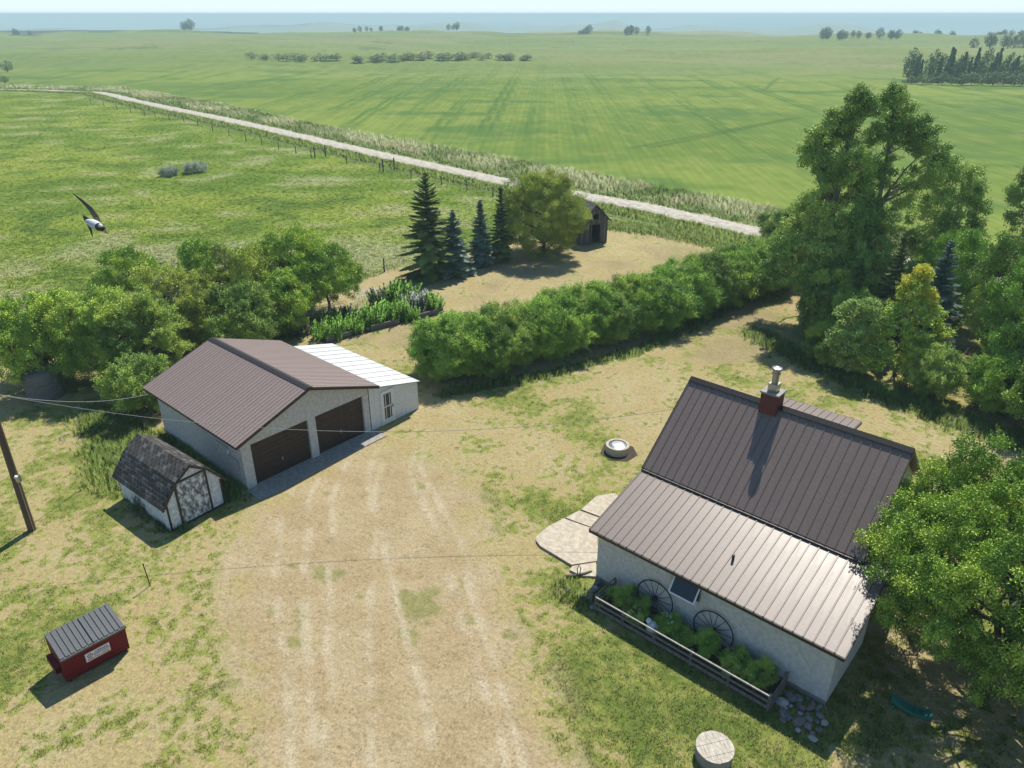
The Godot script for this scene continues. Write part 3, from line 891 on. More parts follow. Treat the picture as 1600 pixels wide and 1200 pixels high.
func build_trees():
	M.spray = spray_branch(61, 0.20)
	var maple := leaf_cluster(13, 0.25, 0.18, 0.115, 62)
	var poplar := leaf_cluster(13, 0.26, 0.155, 0.14, 63, 1.0)
	var small := leaf_cluster(18, 0.22, 0.13, 0.07, 64)
	var willow := leaf_cluster(19, 0.26, 0.17, 0.06, 65)
	M.small = small; M.maple = maple; M.willow = willow; M.poplar = poplar
	var P_maple := [Color(0.125, 0.215, 0.032), Color(0.180, 0.295, 0.040), Color(0.245, 0.365, 0.048), Color(0.325, 0.430, 0.058)]
	var P_dark := [Color(0.085, 0.150, 0.030), Color(0.130, 0.220, 0.040), Color(0.185, 0.285, 0.050), Color(0.270, 0.360, 0.058)]
	var P_green := [Color(0.110, 0.205, 0.032), Color(0.150, 0.275, 0.040), Color(0.195, 0.335, 0.048), Color(0.260, 0.395, 0.058)]
	var P_pop := [Color(0.110, 0.190, 0.036), Color(0.160, 0.260, 0.046), Color(0.215, 0.325, 0.058), Color(0.300, 0.400, 0.090)]
	var P_olive := [Color(0.150, 0.205, 0.036), Color(0.215, 0.285, 0.046), Color(0.285, 0.355, 0.056), Color(0.350, 0.410, 0.075)]
	var P_sp := [Color(0.065, 0.105, 0.032), Color(0.105, 0.155, 0.045), Color(0.160, 0.210, 0.060)]
	var P_blue := [Color(0.075, 0.125, 0.085), Color(0.120, 0.180, 0.135), Color(0.175, 0.240, 0.190)]
	M.P_green = P_green; M.P_dark = P_dark; M.P_maple = P_maple; M.P_pop = P_pop; M.P_olive = P_olive
	# shelter belt behind the garage
	var g := "shelter belt shrubs behind the garage"
	broad_tree("maple_shrub", -28.4, -41.2, 5.6, 2.7, 0.3, 26, maple, P_maple, 22, 0.95, 101, "leafy maple shrub at left edge over the round grey tank", "shrub", g)
	broad_tree("maple_shrub", -25.0, -41.6, 5.9, 2.5, 0.3, 24, small, P_maple, 26, 1.0, 102, "fine-leaved green shrub just right of the grey tank", "shrub", g)
	broad_tree("maple_shrub", -22.4, -41.6, 5.4, 2.3, 0.3, 22, small, P_dark, 26, 1.0, 103, "dark shrub close behind the left end of the garage", "shrub", g)
	var t := broad_tree("maple_shrub", -26.2, -48.4, 6.5, 2.2, 0.3, 22, maple, P_maple, 22, 0.95, 104, "yellow-green pointed shrub at the far left of the belt", "shrub", g)
	t = broad_tree("maple_shrub", -22.6, -46.4, 5.6, 2.6, 0.3, 26, small, P_olive, 24, 1.1, 105, "dull green shrub with grey twigs in the belt centre", "shrub", g)
	dead_twigs(t, Vector3(0.5, 4.2, 1.2), 9, 1.8, 801)
	broad_tree("maple_shrub", -22.4, -51.4, 5.9, 2.2, 0.3, 22, maple, P_maple, 22, 0.95, 106, "light green shrub on the pasture side of the belt", "shrub", g)
	t = broad_tree("maple_shrub", -19.0, -49.6, 6.1, 2.7, 0.3, 26, maple, P_olive, 20, 0.95, 107, "olive shrub with bare dead branches on its top", "shrub", g)
	dead_twigs(t, Vector3(-0.2, 5.0, 0.8), 10, 1.7, 802)
	broad_tree("maple_shrub", -16.6, -53.4, 6.2, 2.6, 0.3, 26, maple, P_maple, 22, 0.95, 108, "tallest light green shrub in the right part of the belt", "shrub", g)
	t = broad_tree("maple_shrub", -14.0, -53.6, 4.7, 2.4, 1.2, 20, maple, P_maple, 22, 0.95, 109, "rightmost spreading shrub of the belt, overhanging the garden path", "shrub", g)
	broad_tree("maple_shrub", -21.0, -37.4, 3.4, 1.8, 0.2, 16, small, P_dark, 28, 0.95, 110, "low bush against the back left corner of the garage", "shrub", g)
	broad_tree("maple_shrub", -18.0, -45.4, 4.7, 2.3, 0.2, 20, small, P_dark, 26, 1.0, 111, "dark bush right behind the garage ridge", "shrub", g)
	broad_tree("maple_shrub", -16.2, -49.2, 4.4, 2.0, 0.2, 18, maple, P_maple, 24, 0.9, 112, "rounded bright bush beside the garden wire panels", "shrub", g)
	# spruces and the willow beside the granary
	spruce("spruce_tree", -7.09, -61.67, 9.0, 2.9, P_sp, 201, "tall dark spruce, the leftmost and largest of the row", 0.85)
	spruce("blue_spruce", -5.0, -62.5, 5.6, 1.8, P_blue, 202, "short bluish spruce right beside the tall spruce", 1.2)
	spruce("blue_spruce", -2.8, -65.3, 5.9, 1.35, P_blue, 203, "slim blue-grey spruce in the middle of the row", 1.2)
	spruce("spruce_tree", -1.0, -66.6, 6.9, 1.3, P_sp, 204, "slim dark spruce touching the round willow", 1.2)
	broad_tree("willow_bush", 3.0, -68.6, 7.3, 3.8, 0.2, 46, willow, P_olive, 16, 1.1, 205, "large round olive willow beside the weathered granary", "tree", "", null, 0.36)
	# caragana hedge, a row of shrubs
	g = "caragana hedge shrubs in the diagonal row"
	for k in 26:
		var f := k / 25.0
		var x := lerpf(-4.7, 23.2, f)
		var z := lerpf(-42.0, -61.6, f) + 1.5 * sin(f * PI)
		rng.seed = 900 + k
		broad_tree("hedge_shrub", x + rng.randf_range(-0.5, 0.5), z + rng.randf_range(-0.45, 0.45), rng.randf_range(3.0, 4.0), rng.randf_range(2.0, 2.55), 0.12, 20, small, [P_green, P_green, P_dark, P_green, P_pop, P_dark, P_maple][(k * 4) % 7], 40, 0.9, 300 + k * 7, "green caragana shrub, %s from the garage end of the diagonal hedge" % ORD[k], "shrub", g, null, 0.46)
	# the grove on the right
	t = thing("poplar_tree", Vector3(23.0, 0, -53.0), 0, "tall poplar with upright crown nearest the hedge end", "tree")
	var bl := [[Vector3(0.3, 15.0, 0), 0.95], [Vector3(0.6, 14.0, 0.3), 1.2], [Vector3(-0.9, 13.4, 0), 1.15], [Vector3(-1.6, 12.4, 0.4), 1.15], [Vector3(-0.2, 12.4, -0.6), 1.3], [Vector3(-2.2, 11.3, 0.2), 1.1], [Vector3(0.2, 11.0, 0.8), 1.4], [Vector3(-1.0, 10.2, 0.9), 1.3], [Vector3(0.8, 9.6, 0.2), 1.2], [Vector3(-0.4, 8.8, -0.5), 1.4], [Vector3(-1.6, 8.2, 0.4), 1.1], [Vector3(0.9, 8.0, 1.0), 1.2], [Vector3(-0.6, 7.2, 1.0), 1.3], [Vector3(-2.0, 6.6, 0.3), 1.3], [Vector3(0.6, 6.2, 0.6), 1.2], [Vector3(-2.8, 5.2, 0.6), 1.3], [Vector3(-0.9, 5.2, 1.2), 1.4], [Vector3(-3.3, 3.8, 0.6), 1.3], [Vector3(-1.6, 3.6, 1.5), 1.4], [Vector3(0.3, 4.0, 1.6), 1.3]]
	limbs(t, [Vector3(0, -0.1, 0), Vector3(0.1, 4, 0), Vector3(-0.1, 8, 0.1), Vector3(0.1, 11.5, 0), Vector3(0.3, 15.2, 0)], [0.28, 0.23, 0.17, 0.11, 0.02], bl, 0.0, 41, M.bark_pale)
	crown(t, bl, 46, poplar, P_pop, 1.0, 42)
	t = thing("poplar_tree", Vector3(26.6, 0, -54.4), 0, "tall poplar with spreading crown and pale forked trunk", "tree")
	bl = [[Vector3(-0.4, 15.2, 0), 0.8], [Vector3(-0.2, 14.2, 0.2), 1.1], [Vector3(0.5, 13.2, 0), 1.25], [Vector3(1.7, 13.0, 0.2), 1.0], [Vector3(-0.6, 12.4, 0.2), 1.1], [Vector3(1.2, 11.9, 0.4), 1.3], [Vector3(2.7, 11.9, 0), 1.1], [Vector3(3.5, 11.1, 0.2), 1.0], [Vector3(2.3, 10.4, 0.3), 1.2], [Vector3(-0.8, 10.6, 0.5), 1.1], [Vector3(0.5, 10.0, -0.5), 1.2], [Vector3(3.2, 9.6, 0.2), 0.9], [Vector3(-1.2, 9.0, 0.8), 1.1], [Vector3(1.5, 8.7, 0), 1.1], [Vector3(-0.4, 7.6, 0.6), 1.2], [Vector3(0.9, 6.8, 0.5), 1.2], [Vector3(-1.2, 6.2, 1.0), 1.2], [Vector3(0.2, 5.0, 1.0), 1.2], [Vector3(-1.4, 4.2, 1.3), 1.2]]
	limbs(t, [Vector3(0, -0.1, 0), Vector3(0, 4, 0), Vector3(0.1, 8, 0.1), Vector3(0, 11.5, 0), Vector3(-0.3, 15.2, 0)], [0.27, 0.22, 0.17, 0.10, 0.02], bl, 0.0, 43, M.bark_pale)
	crown(t, bl, 40, poplar, P_pop, 1.0, 44)
	broad_tree("poplar_tree", 34.2, -58.2, 10.4, 2.6, 1.0, 26, poplar, P_pop, 24, 1.0, 45, "shorter leaning poplar right of the two tallest poplars", "tree", "", M.bark_pale, 0.44)
	broad_tree("poplar_tree", 41.3, -56.0, 13.3, 3.0, 0.8, 30, poplar, P_pop, 24, 1.0, 46, "tall poplar cut by the right edge of the view", "tree", "", M.bark_pale, 0.44)
	spruce("blue_spruce", 25.2, -46.8, 7.9, 1.5, P_sp, 206, "dark narrow spruce enclosed by poplars in the grove", 1.2)
	spruce("blue_spruce", 27.3, -45.2, 8.0, 1.9, P_blue, 207, "blue-green spruce behind the yellow-tipped young tree", 1.2)
	broad_tree("young_poplar", 21.5, -42.9, 4.9, 1.45, 0.2, 18, poplar, [Color(0.16, 0.26, 0.06), Color(0.23, 0.34, 0.08), Color(0.31, 0.42, 0.11)], 34, 0.85, 47, "small grey-green young tree left of the yellow-tipped one", "tree", "", M.bark_pale, 0.42)
	t = thing("young_poplar", Vector3(24.2, 0, -42.4), 0, "young tree with a bright yellow leafy tip", "tree")
	bl = [[Vector3(0.3, 6.4, 0), 0.55, 0.92], [Vector3(0.0, 5.8, 0), 0.7, 0.66], [Vector3(0.6, 5.4, 0.3), 0.5, 0.95], [Vector3(-0.4, 5.1, 0.2), 0.75, 0.5], [Vector3(0.4, 4.5, 0.1), 0.9, 0.5], [Vector3(-0.7, 4.1, 0.5), 0.95, 0.3], [Vector3(1.1, 3.7, 0.3), 0.95, 0.4], [Vector3(0.2, 3.3, 0.9), 0.9, 0.4], [Vector3(-1.3, 2.9, 0.4), 1.0, 0.25], [Vector3(1.4, 2.6, 0.4), 1.0, 0.35], [Vector3(0.0, 2.3, 1.2), 1.0, 0.3], [Vector3(-1.5, 1.6, 0.6), 1.0, 0.2], [Vector3(1.6, 1.4, 0.5), 1.0, 0.3], [Vector3(0.1, 1.1, 1.4), 1.0, 0.25]]
	limbs(t, [Vector3(0, -0.1, 0), Vector3(0, 2, 0), Vector3(0.1, 4, 0), Vector3(0.3, 6.4, 0)], [0.09, 0.07, 0.05, 0.01], bl, 0.0, 48, M.bark_pale)
	crown(t, bl, 30, poplar, [Color(0.150, 0.260, 0.045), Color(0.215, 0.340, 0.055), Color(0.300, 0.400, 0.055), Color(0.50, 0.46, 0.04)], 0.85, 49)
	dead_twigs(t, Vector3(2.2, 1.3, 1.4), 6, 2.4, 803, Vector3(1, 0.25, 0.2))
	g = "leafy undergrowth trees of the grove"
	broad_tree("grove_tree", 30.6, -39.8, 9.0, 2.8, 0.4, 34, maple, P_green, 24, 1.0, 50, "big leafy tree at the right edge behind the house", "tree", g)
	broad_tree("grove_tree", 32.4, -44.4, 8.6, 3.0, 0.4, 32, maple, P_pop, 22, 1.0, 51, "pale leafy tree high on the right between poplars", "tree", g)
	broad_tree("grove_tree", 29.0, -34.0, 6.6, 2.5, 0.3, 26, maple, P_dark, 24, 1.0, 52, "dark leafy tree in the lower right of the grove", "tree", g)
	broad_tree("grove_tree", 24.9, -39.3, 3.0, 1.5, 0.2, 16, small, P_pop, 30, 0.9, 53, "low grey-green bush at the grove's front edge", "shrub", g)
	broad_tree("grove_tree", 21.4, -47.8, 5.0, 1.8, 0.2, 20, maple, P_dark, 26, 0.95, 54, "shaded bush at the left foot of the tall poplar", "shrub", g)
	broad_tree("grove_tree", 24.0, -52.0, 6.2, 2.1, 0.2, 24, maple, P_pop, 24, 1.0, 55, "leafy tree behind the poplars at the hedge end", "tree", g)
	broad_tree("grove_tree", 31.6, -51.4, 6.4, 2.6, 0.2, 26, maple, P_green, 22, 1.0, 56, "leafy tree seen between the poplar trunks", "tree", g)
	broad_tree("grove_tree", 36.8, -47.0, 7.0, 3.0, 0.2, 26, maple, P_green, 22, 1.0, 57, "leafy tree below the poplar at the right edge", "tree", g)
	broad_tree("grove_tree", 25.6, -49.8, 5.6, 2.2, 0.2, 22, maple, P_dark, 24, 1.0, 58, "dark undergrowth tree between the two tallest poplars", "tree", g)
	broad_tree("grove_tree", 32.5, -38.5, 8.4, 2.8, 0.3, 26, maple, P_pop, 22, 1.0, 59, "leafy tree cut by the right edge beside the house", "tree", g)
	broad_tree("grove_tree", 20.6, -44.2, 2.6, 1.5, 0.1, 14, small, P_dark, 34, 0.9, 60, "low dark bush at the grove's front below the tallest poplar", "shrub", g)
	broad_tree("grove_tree", 27.6, -37.4, 3.6, 1.7, 0.1, 16, maple, P_green, 30, 0.9, 61, "mid-height bush at the grove's front right of the yellow-tipped tree", "shrub", g)
	broad_tree("grove_tree", 22.4, -46.2, 4.0, 1.9, 0.1, 18, maple, P_dark, 30, 0.95, 62, "dark bush hiding the foot of the tallest poplar", "shrub", g)
	# the big tree beside the house
	t = thing("shade_tree", Vector3(16.2, 0, -18.1), 0, "large spreading shade tree overhanging the right end of the house", "tree")
	bl = []
	rng.seed = 77
	for k in 74:
		var tt := (k + 0.5) / 74.0
		var ph := acos(1.0 - 1.55 * tt)
		var an := k * 2.39996 + rng.randf() * 0.5
		var rr := rng.randf_range(0.7, 1.25)
		var fx := (4.4 - rr * 0.6) * rng.randf_range(0.75, 1.06)
		bl.append([Vector3(sin(ph) * cos(an) * fx + 0.1, 4.3 + cos(ph) * 3.0 * rng.randf_range(0.8, 1.1), sin(ph) * sin(an) * fx * 1.08 + 0.2), rr])
	limbs(t, [Vector3(0, -0.1, 0), Vector3(0.05, 1.2, 0.05), Vector3(0.2, 2.6, 0.1), Vector3(0.2, 4.0, 0.0), Vector3(0.3, 5.8, 0)], [0.24, 0.20, 0.17, 0.12, 0.05], bl, 1.0, 71, M.bark)
	crown(t, bl, 26, maple, [Color(0.095, 0.175, 0.028), Color(0.140, 0.240, 0.036), Color(0.190, 0.300, 0.042), Color(0.260, 0.360, 0.052)], 0.68, 72)
	dead_twigs(t, Vector3(0.6, 6.6, -0.6), 14, 1.5, 804)
	dead_twigs(t, Vector3(2.5, 5.6, 1.6), 8, 1.5, 805)
	dead_twigs(t, Vector3(-0.3, 5.2, 3.4), 6, 1.3, 806)
	for q in [[26.0, -70.5, "left bush in the thicket where the hedge meets the road"], [28.6, -68.0, "middle bush in the thicket where the hedge meets the road"], [31.5, -65.5, "right bush in the thicket where the hedge meets the road"]]:
		broad_tree("thicket_shrub", q[0], q[1], 3.9, 2.2, 0.1, 18, small, P_pop, 36, 1.0, 140 + int(q[0]), q[2], "shrub", "thicket at the far hedge end")
	# pale wolf-willow clumps in the pasture
	for q in [[-48.2, -107.0, 1.0, "left one of two silvery bushes out in the pasture"], [-45.6, -109.5, 1.25, "right one of two silvery bushes out in the pasture"]]:
		broad_tree("silver_bush", q[0], q[1], 0.95 * q[2], 1.3 * q[2], 0.05, 12, willow, [Color(0.24, 0.28, 0.21), Color(0.30, 0.345, 0.27), Color(0.38, 0.42, 0.34)], 16, 0.8, 120 + int(q[1]), q[3], "shrub", "silvery bushes in the pasture")

func far_tree_mesh(kind: int, seed_: int) -> Array:                # [trunk, crown] meshes ten metres tall, for trees a few pixels high
	var r := RandomNumberGenerator.new()
	r.seed = seed_
	var tr := MB.new()
	tr.tube([Vector3(0, -0.3, 0), Vector3(0, 5, 0), Vector3(0, 9.2, 0)], [0.22, 0.14, 0.03], 6)
	var m := MB.new()
	var n := 900
	var bl := round_blobs(3.6 if kind == 0 else 2.0, 10.0, 0.6, 18, seed_)
	for k in n:
		var p: Vector3
		if kind == 1:
			var f := pow(r.randf(), 1.6)
			var an := r.randf() * TAU
			p = Vector3(cos(an), 0, sin(an)) * 1.9 * (1.0 - f) * sqrt(r.randf()) + Vector3.UP * (0.4 + 9.6 * f)
		else:
			var b = bl[r.randi() % bl.size()]
			p = b[0] + Vector3(r.randfn(), r.randfn(), r.randfn()).normalized() * b[1] * r.randf_range(0.6, 1.05)
		var d := Vector3(r.randfn(), r.randfn(), r.randfn()).normalized()
		var s := d.cross(Vector3(r.randfn(), r.randfn(), r.randfn()).normalized()).normalized()
		var sz := r.randf_range(0.3, 0.55)
		m.tri(p - s * sz * 0.6, p + s * sz * 0.6, p + d * sz)
		m.tri(p - s * sz * 0.6, p + d * sz, p - s * sz * 0.2 + d * sz * 1.2)
	return [tr.mesh(), m.mesh()]

func build_far_trees():
	var protos := []
	for k in 4: protos.append(far_tree_mesh(1 if k == 3 else 0, 640 + k))
	var leafm := []
	for c in [lin(0.16, 0.22, 0.09), lin(0.19, 0.27, 0.09), lin(0.34, 0.42, 0.17), lin(0.12, 0.18, 0.08)]:
		var m := mat(c, 0.8)
		m.backlight = Color(0.4, 0.4, 0.2)
		m.cull_mode = BaseMaterial3D.CULL_DISABLED
		leafm.append(m)
	rng.seed = 650
	var put := func(called: String, x: float, z: float, h: float, kind: int, mt: int, label: String, group: String, wide := 1.0):
		var t := thing(called, Vector3(x, land_y(x, z) + (0.3 if z < -130.0 else 0.0), z), rng.randf() * TAU, label, "tree" if h > 4.5 else "shrub", group)
		t.scale = Vector3(wide, 1, wide) * h / 10.0
		part("trunk", protos[kind][0], M.bark, t)
		part("crown", protos[kind][1], leafm[mt], t)
	# willow line across the crops
	for k in 52:
		var f := k / 51.0
		var x := lerpf(-122.0, 8.0, f) + rng.randf_range(-2, 2)
		if k in [4, 5, 17, 18, 19]: continue
		put.call("field_willow", x, -380.0 + 8.0 * sin(f * 5.0) + rng.randf_range(-6, 6), rng.randf_range(1.8, 3.4), k % 3, 2, "low round willow in the bush line across the crop field", "willow line across the crop field", 2.9)
	# bluffs on the skyline
	for q in [[-436, -1120, 13.0, 5, 14, "standing alone at upper left"], [-152, -925, 6.5, 9, 55, "left of centre, the long low one"], [-122, -915, 6.0, 4, 14, "just right of the long low one"], [-62, -890, 7.5, 4, 14, "near the top centre"], [80, -862, 7.5, 5, 20, "just right of the top centre"], [128, -846, 8.5, 6, 24, "second right of the top centre"], [258, -672, 9.0, 5, 12, "at the left end of the right bluff"], [287, -690, 6.5, 9, 40, "in the middle of the right bluff"], [318, -690, 8.5, 5, 14, "at the right end of the right bluff"], [440, -792, 6.5, 16, 110, "forming the long far bluff at right"], [300, -488, 8.0, 14, 40, "above the plantation at the right edge"], [-560, -900, 7.0, 7, 60, "at the far upper left corner"]]:
		for k in q[3]:
			put.call("skyline_tree", q[0] + rng.randf_range(-0.5, 0.5) * q[4], q[1] + rng.randf_range(-12, 12), q[2] * rng.randf_range(0.65, 1.1), k % 3, 0, "hazy tree in the skyline clump " + q[5], "skyline trees " + q[5], 1.25)
	# plantation at the right
	for k in 40:
		var r := k / 14
		var f := (k % 14) / 13.0
		put.call("plantation_poplar", lerpf(131.0, 176.0, f) + rng.randf_range(-1.5, 1.5) + r * 4.0, lerpf(-266.0, -258.0, f) - r * 5.0 + rng.randf_range(-1, 1), rng.randf_range(6.0, 10.0), 3 if k % 2 else 0, 1 if k % 3 else 0, "upright tree in the dense plantation at far right", "plantation trees at far right", 1.05 if k % 2 else 0.75)
	for k in 16:
		put.call("plantation_shrub", lerpf(129.0, 172.0, k / 15.0), lerpf(-258.0, -248.0, k / 15.0) + rng.randf_range(-1, 1), rng.randf_range(2.2, 4.0), k % 3, 1, "rounded shrub along the front of the far plantation", "shrubs fronting the far plantation", 1.7)
	# bushes up the road on the far left
	for q in [[-176, -262, 3.0], [-170, -268, 2.4], [-214, -330, 4.5], [-224, -334, 5.0], [-205, -327, 4.0], [-236, -340, 4.2]]:
		put.call("roadside_bush", q[0], q[1], q[2], 1, 1, "dark bush beyond the road at far left", "bushes beyond the road at far left", 2.0)

# ---------------------------------------------------------------- buildings
const SIDE := Basis(Vector3(0, 0, -1), Vector3(0, 1, 0), Vector3(1, 0, 0))      # slab polygon (depth, height) to a wall that runs back

func moved(b: MB, tr: Transform3D) -> MB:
	for k in b.v.size():
		b.v[k] = tr * b.v[k]
		b.n[k] = tr.basis * b.n[k]
	return b

func side_slab(poly: PackedVector2Array, a0: float, a1: float) -> MB:          # polygon of (depth, height), from a0 to a1 along the front
	var b := MB.new()
	b.slab(poly, a0, a1)
	return moved(b, Transform3D(SIDE, Vector3.ZERO))

func slope_basis(down: Vector3) -> Basis:
	var z := down.normalized()
	var x := Vector3.UP.cross(z).normalized()
	return Basis(x, z.cross(x), z)

func roof_panels(parent: Node3D, called: String, m: Material, top: Vector3, down: Vector3, along: float, count: int, rib := 0.032):
	# ribbed steel panels side by side; top is the upper corner where x of the slope starts
	var bs := slope_basis(down)
	var w := along / count
	var b := MB.new()
	b.slab(PackedVector2Array([Vector2(0, 0), Vector2(w - 0.002, 0), Vector2(w - 0.002, 0.012), Vector2(0.052, 0.012), Vector2(0.040, rib + 0.008), Vector2(0.014, rib + 0.008), Vector2(0, 0.012)]), 0, down.length())
	var me := b.mesh()
	for k in count:
		var v: Material = m
		if M.has(m): v = M[m][[0, 1, 0, 2, 1, 0, 2][(k * 5 + count) % 7]]
		part(called, me, v, parent, Transform3D(bs, top + bs.x * w * k))

func bars(list: Array, w: float, t: float) -> MB:
	var b := MB.new()
	for p in list: b.bar(p[0], p[1], w, t)
	return b

func P(a: float, b: float, h: float) -> Vector3:
	return Vector3(a, h, -b)

func build_house():
	var t := thing("farm_house", Vector3(HX, 0, HZ), -HT, "white stucco farmhouse with dark brown ribbed metal roof and chimney", "house")
	var b := MB.new()
	# front wall of the low wing round the window opening
	var wa := 3.42; var wb := 4.46; var w0 := 1.55; var w1 := 2.24
	for q in [[0.0, wa, 0.0, 2.46], [wb, 9.27, 0.0, 2.46], [wa, wb, 0.0, w0], [wa, wb, w1, 2.46]]:
		b.box(Vector3((q[0] + q[1]) * 0.5, (q[2] + q[3]) * 0.5, -0.1), Vector3(q[1] - q[0], q[3] - q[2], 0.2))
	part("wall", b.mesh(), M.stucco, t)
	var trap := PackedVector2Array([Vector2(0.2, 0), Vector2(3.6, 0), Vector2(3.6, 3.40), Vector2(0.2, 2.54)])
	part("wall", side_slab(trap, 0.0, 0.2).mesh(), M.stucco, t)
	part("wall", side_slab(trap, 9.07, 9.27).mesh(), M.stucco, t)
	var gab := PackedVector2Array([Vector2(3.6, 0), Vector2(10.0, 0), Vector2(10.0, 3.58), Vector2(6.78, 6.36), Vector2(3.6, 3.58)])
	part("wall", side_slab(gab, 0.02, 0.22).mesh(), M.stucco, t)
	part("wall", side_slab(gab, 8.22, 8.42).mesh(), M.stucco, t)
	b = MB.new()
	b.box(Vector3(4.22, 1.78, -9.9), Vector3(7.98, 3.56, 0.2))
	part("wall", b.mesh(), M.stucco, t)
	b = MB.new()
	b.box(Vector3(4.635, 0.10, 0.012), Vector3(9.27, 0.2, 0.02))
	part("foundation", b.mesh(), M.foundation, t)
	# roofs
	var roof := Node3D.new()
	roof.name = "roof"
	t.add_child(roof)
	roof_panels(roof, "roof_panel", M.roof_house, P(-0.25, 6.78, 6.49), P(0, 3.36, 3.60) - P(0, 6.78, 6.49), 8.92, 26)
	roof_panels(roof, "roof_panel", M.roof_house, P(8.67, 6.78, 6.49), P(0, 10.2, 3.60) - P(0, 6.78, 6.49), 8.92, 26)
	roof_panels(roof, "roof_panel", M.roof_house, P(-0.25, 3.50, 3.535), P(0, -0.28, 2.545) - P(0, 3.50, 3.535), 9.78, 29)
	b = MB.new()
	for s in [-1.0, 1.0]:
		b.bar(P(-0.27, 6.78 - s * 0.09, 6.475), P(8.69, 6.78 - s * 0.09, 6.475), 0.20, 0.02, Vector3(0, 0.76, s * 0.65))
	part("ridge_cap", moved(b, Transform3D(Basis.IDENTITY, Vector3(0, 0.035, 0))).mesh(), M.trim, roof)
	for pr in [[P(-0.27, 3.30, 3.50), P(8.69, 3.30, 3.50), 0.05, 0.15], [P(-0.26, -0.30, 2.47), P(9.54, -0.30, 2.47), 0.03, 0.13], [P(-0.27, 3.36, 3.555), P(-0.27, 6.78, 6.44), 0.03, 0.14], [P(8.685, 3.36, 3.555), P(8.685, 6.78, 6.44), 0.03, 0.14], [P(-0.27, -0.28, 2.48), P(-0.27, 3.4, 3.46), 0.03, 0.12], [P(9.545, -0.28, 2.48), P(9.545, 3.5, 3.48), 0.03, 0.12], [P(-0.27, 10.2, 3.555), P(-0.27, 6.8, 6.43), 0.03, 0.14], [P(8.685, 10.2, 3.555), P(8.685, 6.8, 6.43), 0.03, 0.14]]:
		b = MB.new()
		b.bar(pr[0], pr[1], pr[2], pr[3])
		part("fascia", b.mesh(), M.trim, roof)
	b = MB.new()
	b.bar(P(-0.2, -0.16, 2.40), P(9.5, -0.16, 2.40), 0.22, 0.02)
	part("soffit", b.mesh(), M.white, roof)
	# plumbing vent on the low roof
	b = MB.new()
	b.lathe([[0.0, -0.1], [0.05, -0.1], [0.05, 0.22], [0.0, 0.22]], 10)
	part("vent_pipe", b.mesh(), M.black, roof, Transform3D(Basis.IDENTITY, P(4.96, 1.23, 2.97)))
	# chimney: brick courses on a mortar core, cap, flue
	var ch := MeshInstance3D.new()
	b = MB.new()
	b.box(P(3.35, 6.72, 6.45), Vector3(0.66, 1.24, 0.62))
	ch.mesh = b.mesh()
	ch.material_override = M.mortar
	ch.name = "chimney"
	t.add_child(ch)
	b = MB.new()
	b.box(Vector3.ZERO, Vector3(0.70, 0.068, 0.66))
	var course := b.mesh()
	for k in 15: part("brick_course", course, M.brick, ch, Transform3D(Basis.IDENTITY, P(3.35, 6.72, 5.90 + k * 0.08)))
	b = MB.new()
	b.box(P(3.35, 6.72, 7.10), Vector3(0.78, 0.07, 0.74))
	part("chimney_cap", b.mesh(), M.concrete_grey, ch)
	b = MB.new()
	b.box(Vector3(0, 0.17, 0), Vector3(0.36, 0.34, 0.36))
	b.lathe([[0.13, 0.34], [0.13, 0.72], [0.17, 0.74], [0.17, 0.80], [0.14, 0.82], [0.14, 0.90], [0.19, 0.92], [0.19, 1.0], [0.0, 1.06]], 16)
	part("flue", b.mesh(), M.galv, ch, Transform3D(Basis.IDENTITY, P(3.35, 6.72, 7.13)))
	# front window: dark opening, frame, and an awning sash propped open
	var win := MeshInstance3D.new()
	b = MB.new()
	b.box(P((wa + wb) * 0.5, 0.17, (w0 + w1) * 0.5), Vector3(wb - wa, w1 - w0, 0.02))
	win.mesh = b.mesh()
	win.material_override = M.black
	win.name = "window"
	t.add_child(win)
	b = MB.new()
	for q in [[P(wa, -0.01, w0), P(wb, -0.01, w0)], [P(wa, -0.01, w1), P(wb, -0.01, w1)], [P(wa, -0.01, w0), P(wa, -0.01, w1)], [P(wb, -0.01, w0), P(wb, -0.01, w1)]]:
		b.bar(q[0], q[1], 0.05, 0.04, Vector3(0.3, 0.2, 1))
	part("window_frame", b.mesh(), M.wood_grey, win)
	var sash := Transform3D(Basis(Vector3.RIGHT, -0.62), P((wa + wb) * 0.5, -0.02, w1 - 0.02))
	b = MB.new()
	b.box(Vector3(0, -0.34, 0), Vector3(wb - wa - 0.10, 0.60, 0.012))
	part("pane", b.mesh(), M.glass, win, sash)
	b = MB.new()
	for q in [[Vector3(-0.5, -0.66, 0), Vector3(0.5, -0.66, 0)], [Vector3(-0.5, -0.02, 0), Vector3(0.5, -0.02, 0)], [Vector3(-0.5, -0.66, 0), Vector3(-0.5, -0.02, 0)], [Vector3(0.5, -0.66, 0), Vector3(0.5, -0.02, 0)]]:
		b.bar(q[0], q[1], 0.05, 0.035, Vector3(0, 0, 1))
	part("sash", b.mesh(), M.white, win, sash)
	# small window in the right end wall
	b = MB.new()
	b.box(P(9.275, 1.15, 1.55), Vector3(0.03, 0.75, 0.7))
	var sw := part("window", b.mesh(), M.white, t)
	b = MB.new()
	b.box(P(9.29, 1.15, 1.55), Vector3(0.02, 0.62, 0.56))
	part("pane", b.mesh(), M.glass, sw)
	# rear porch, its low roof seen over the ridge
	b = MB.new()
	b.box(P(3.15, 11.95, 1.55), Vector3(3.2, 3.1, 3.7))
	part("porch_wall", b.mesh(), M.stucco, t)
	roof_panels(roof, "roof_panel", M.roof_house, P(5.05, 10.02, 3.42), P(0, 14.1, 3.22) - P(0, 10.02, 3.42), 3.8, 11)
	b = MB.new()
	b.bar(P(5.07, 14.12, 3.17), P(1.23, 14.12, 3.17), 0.03, 0.13)
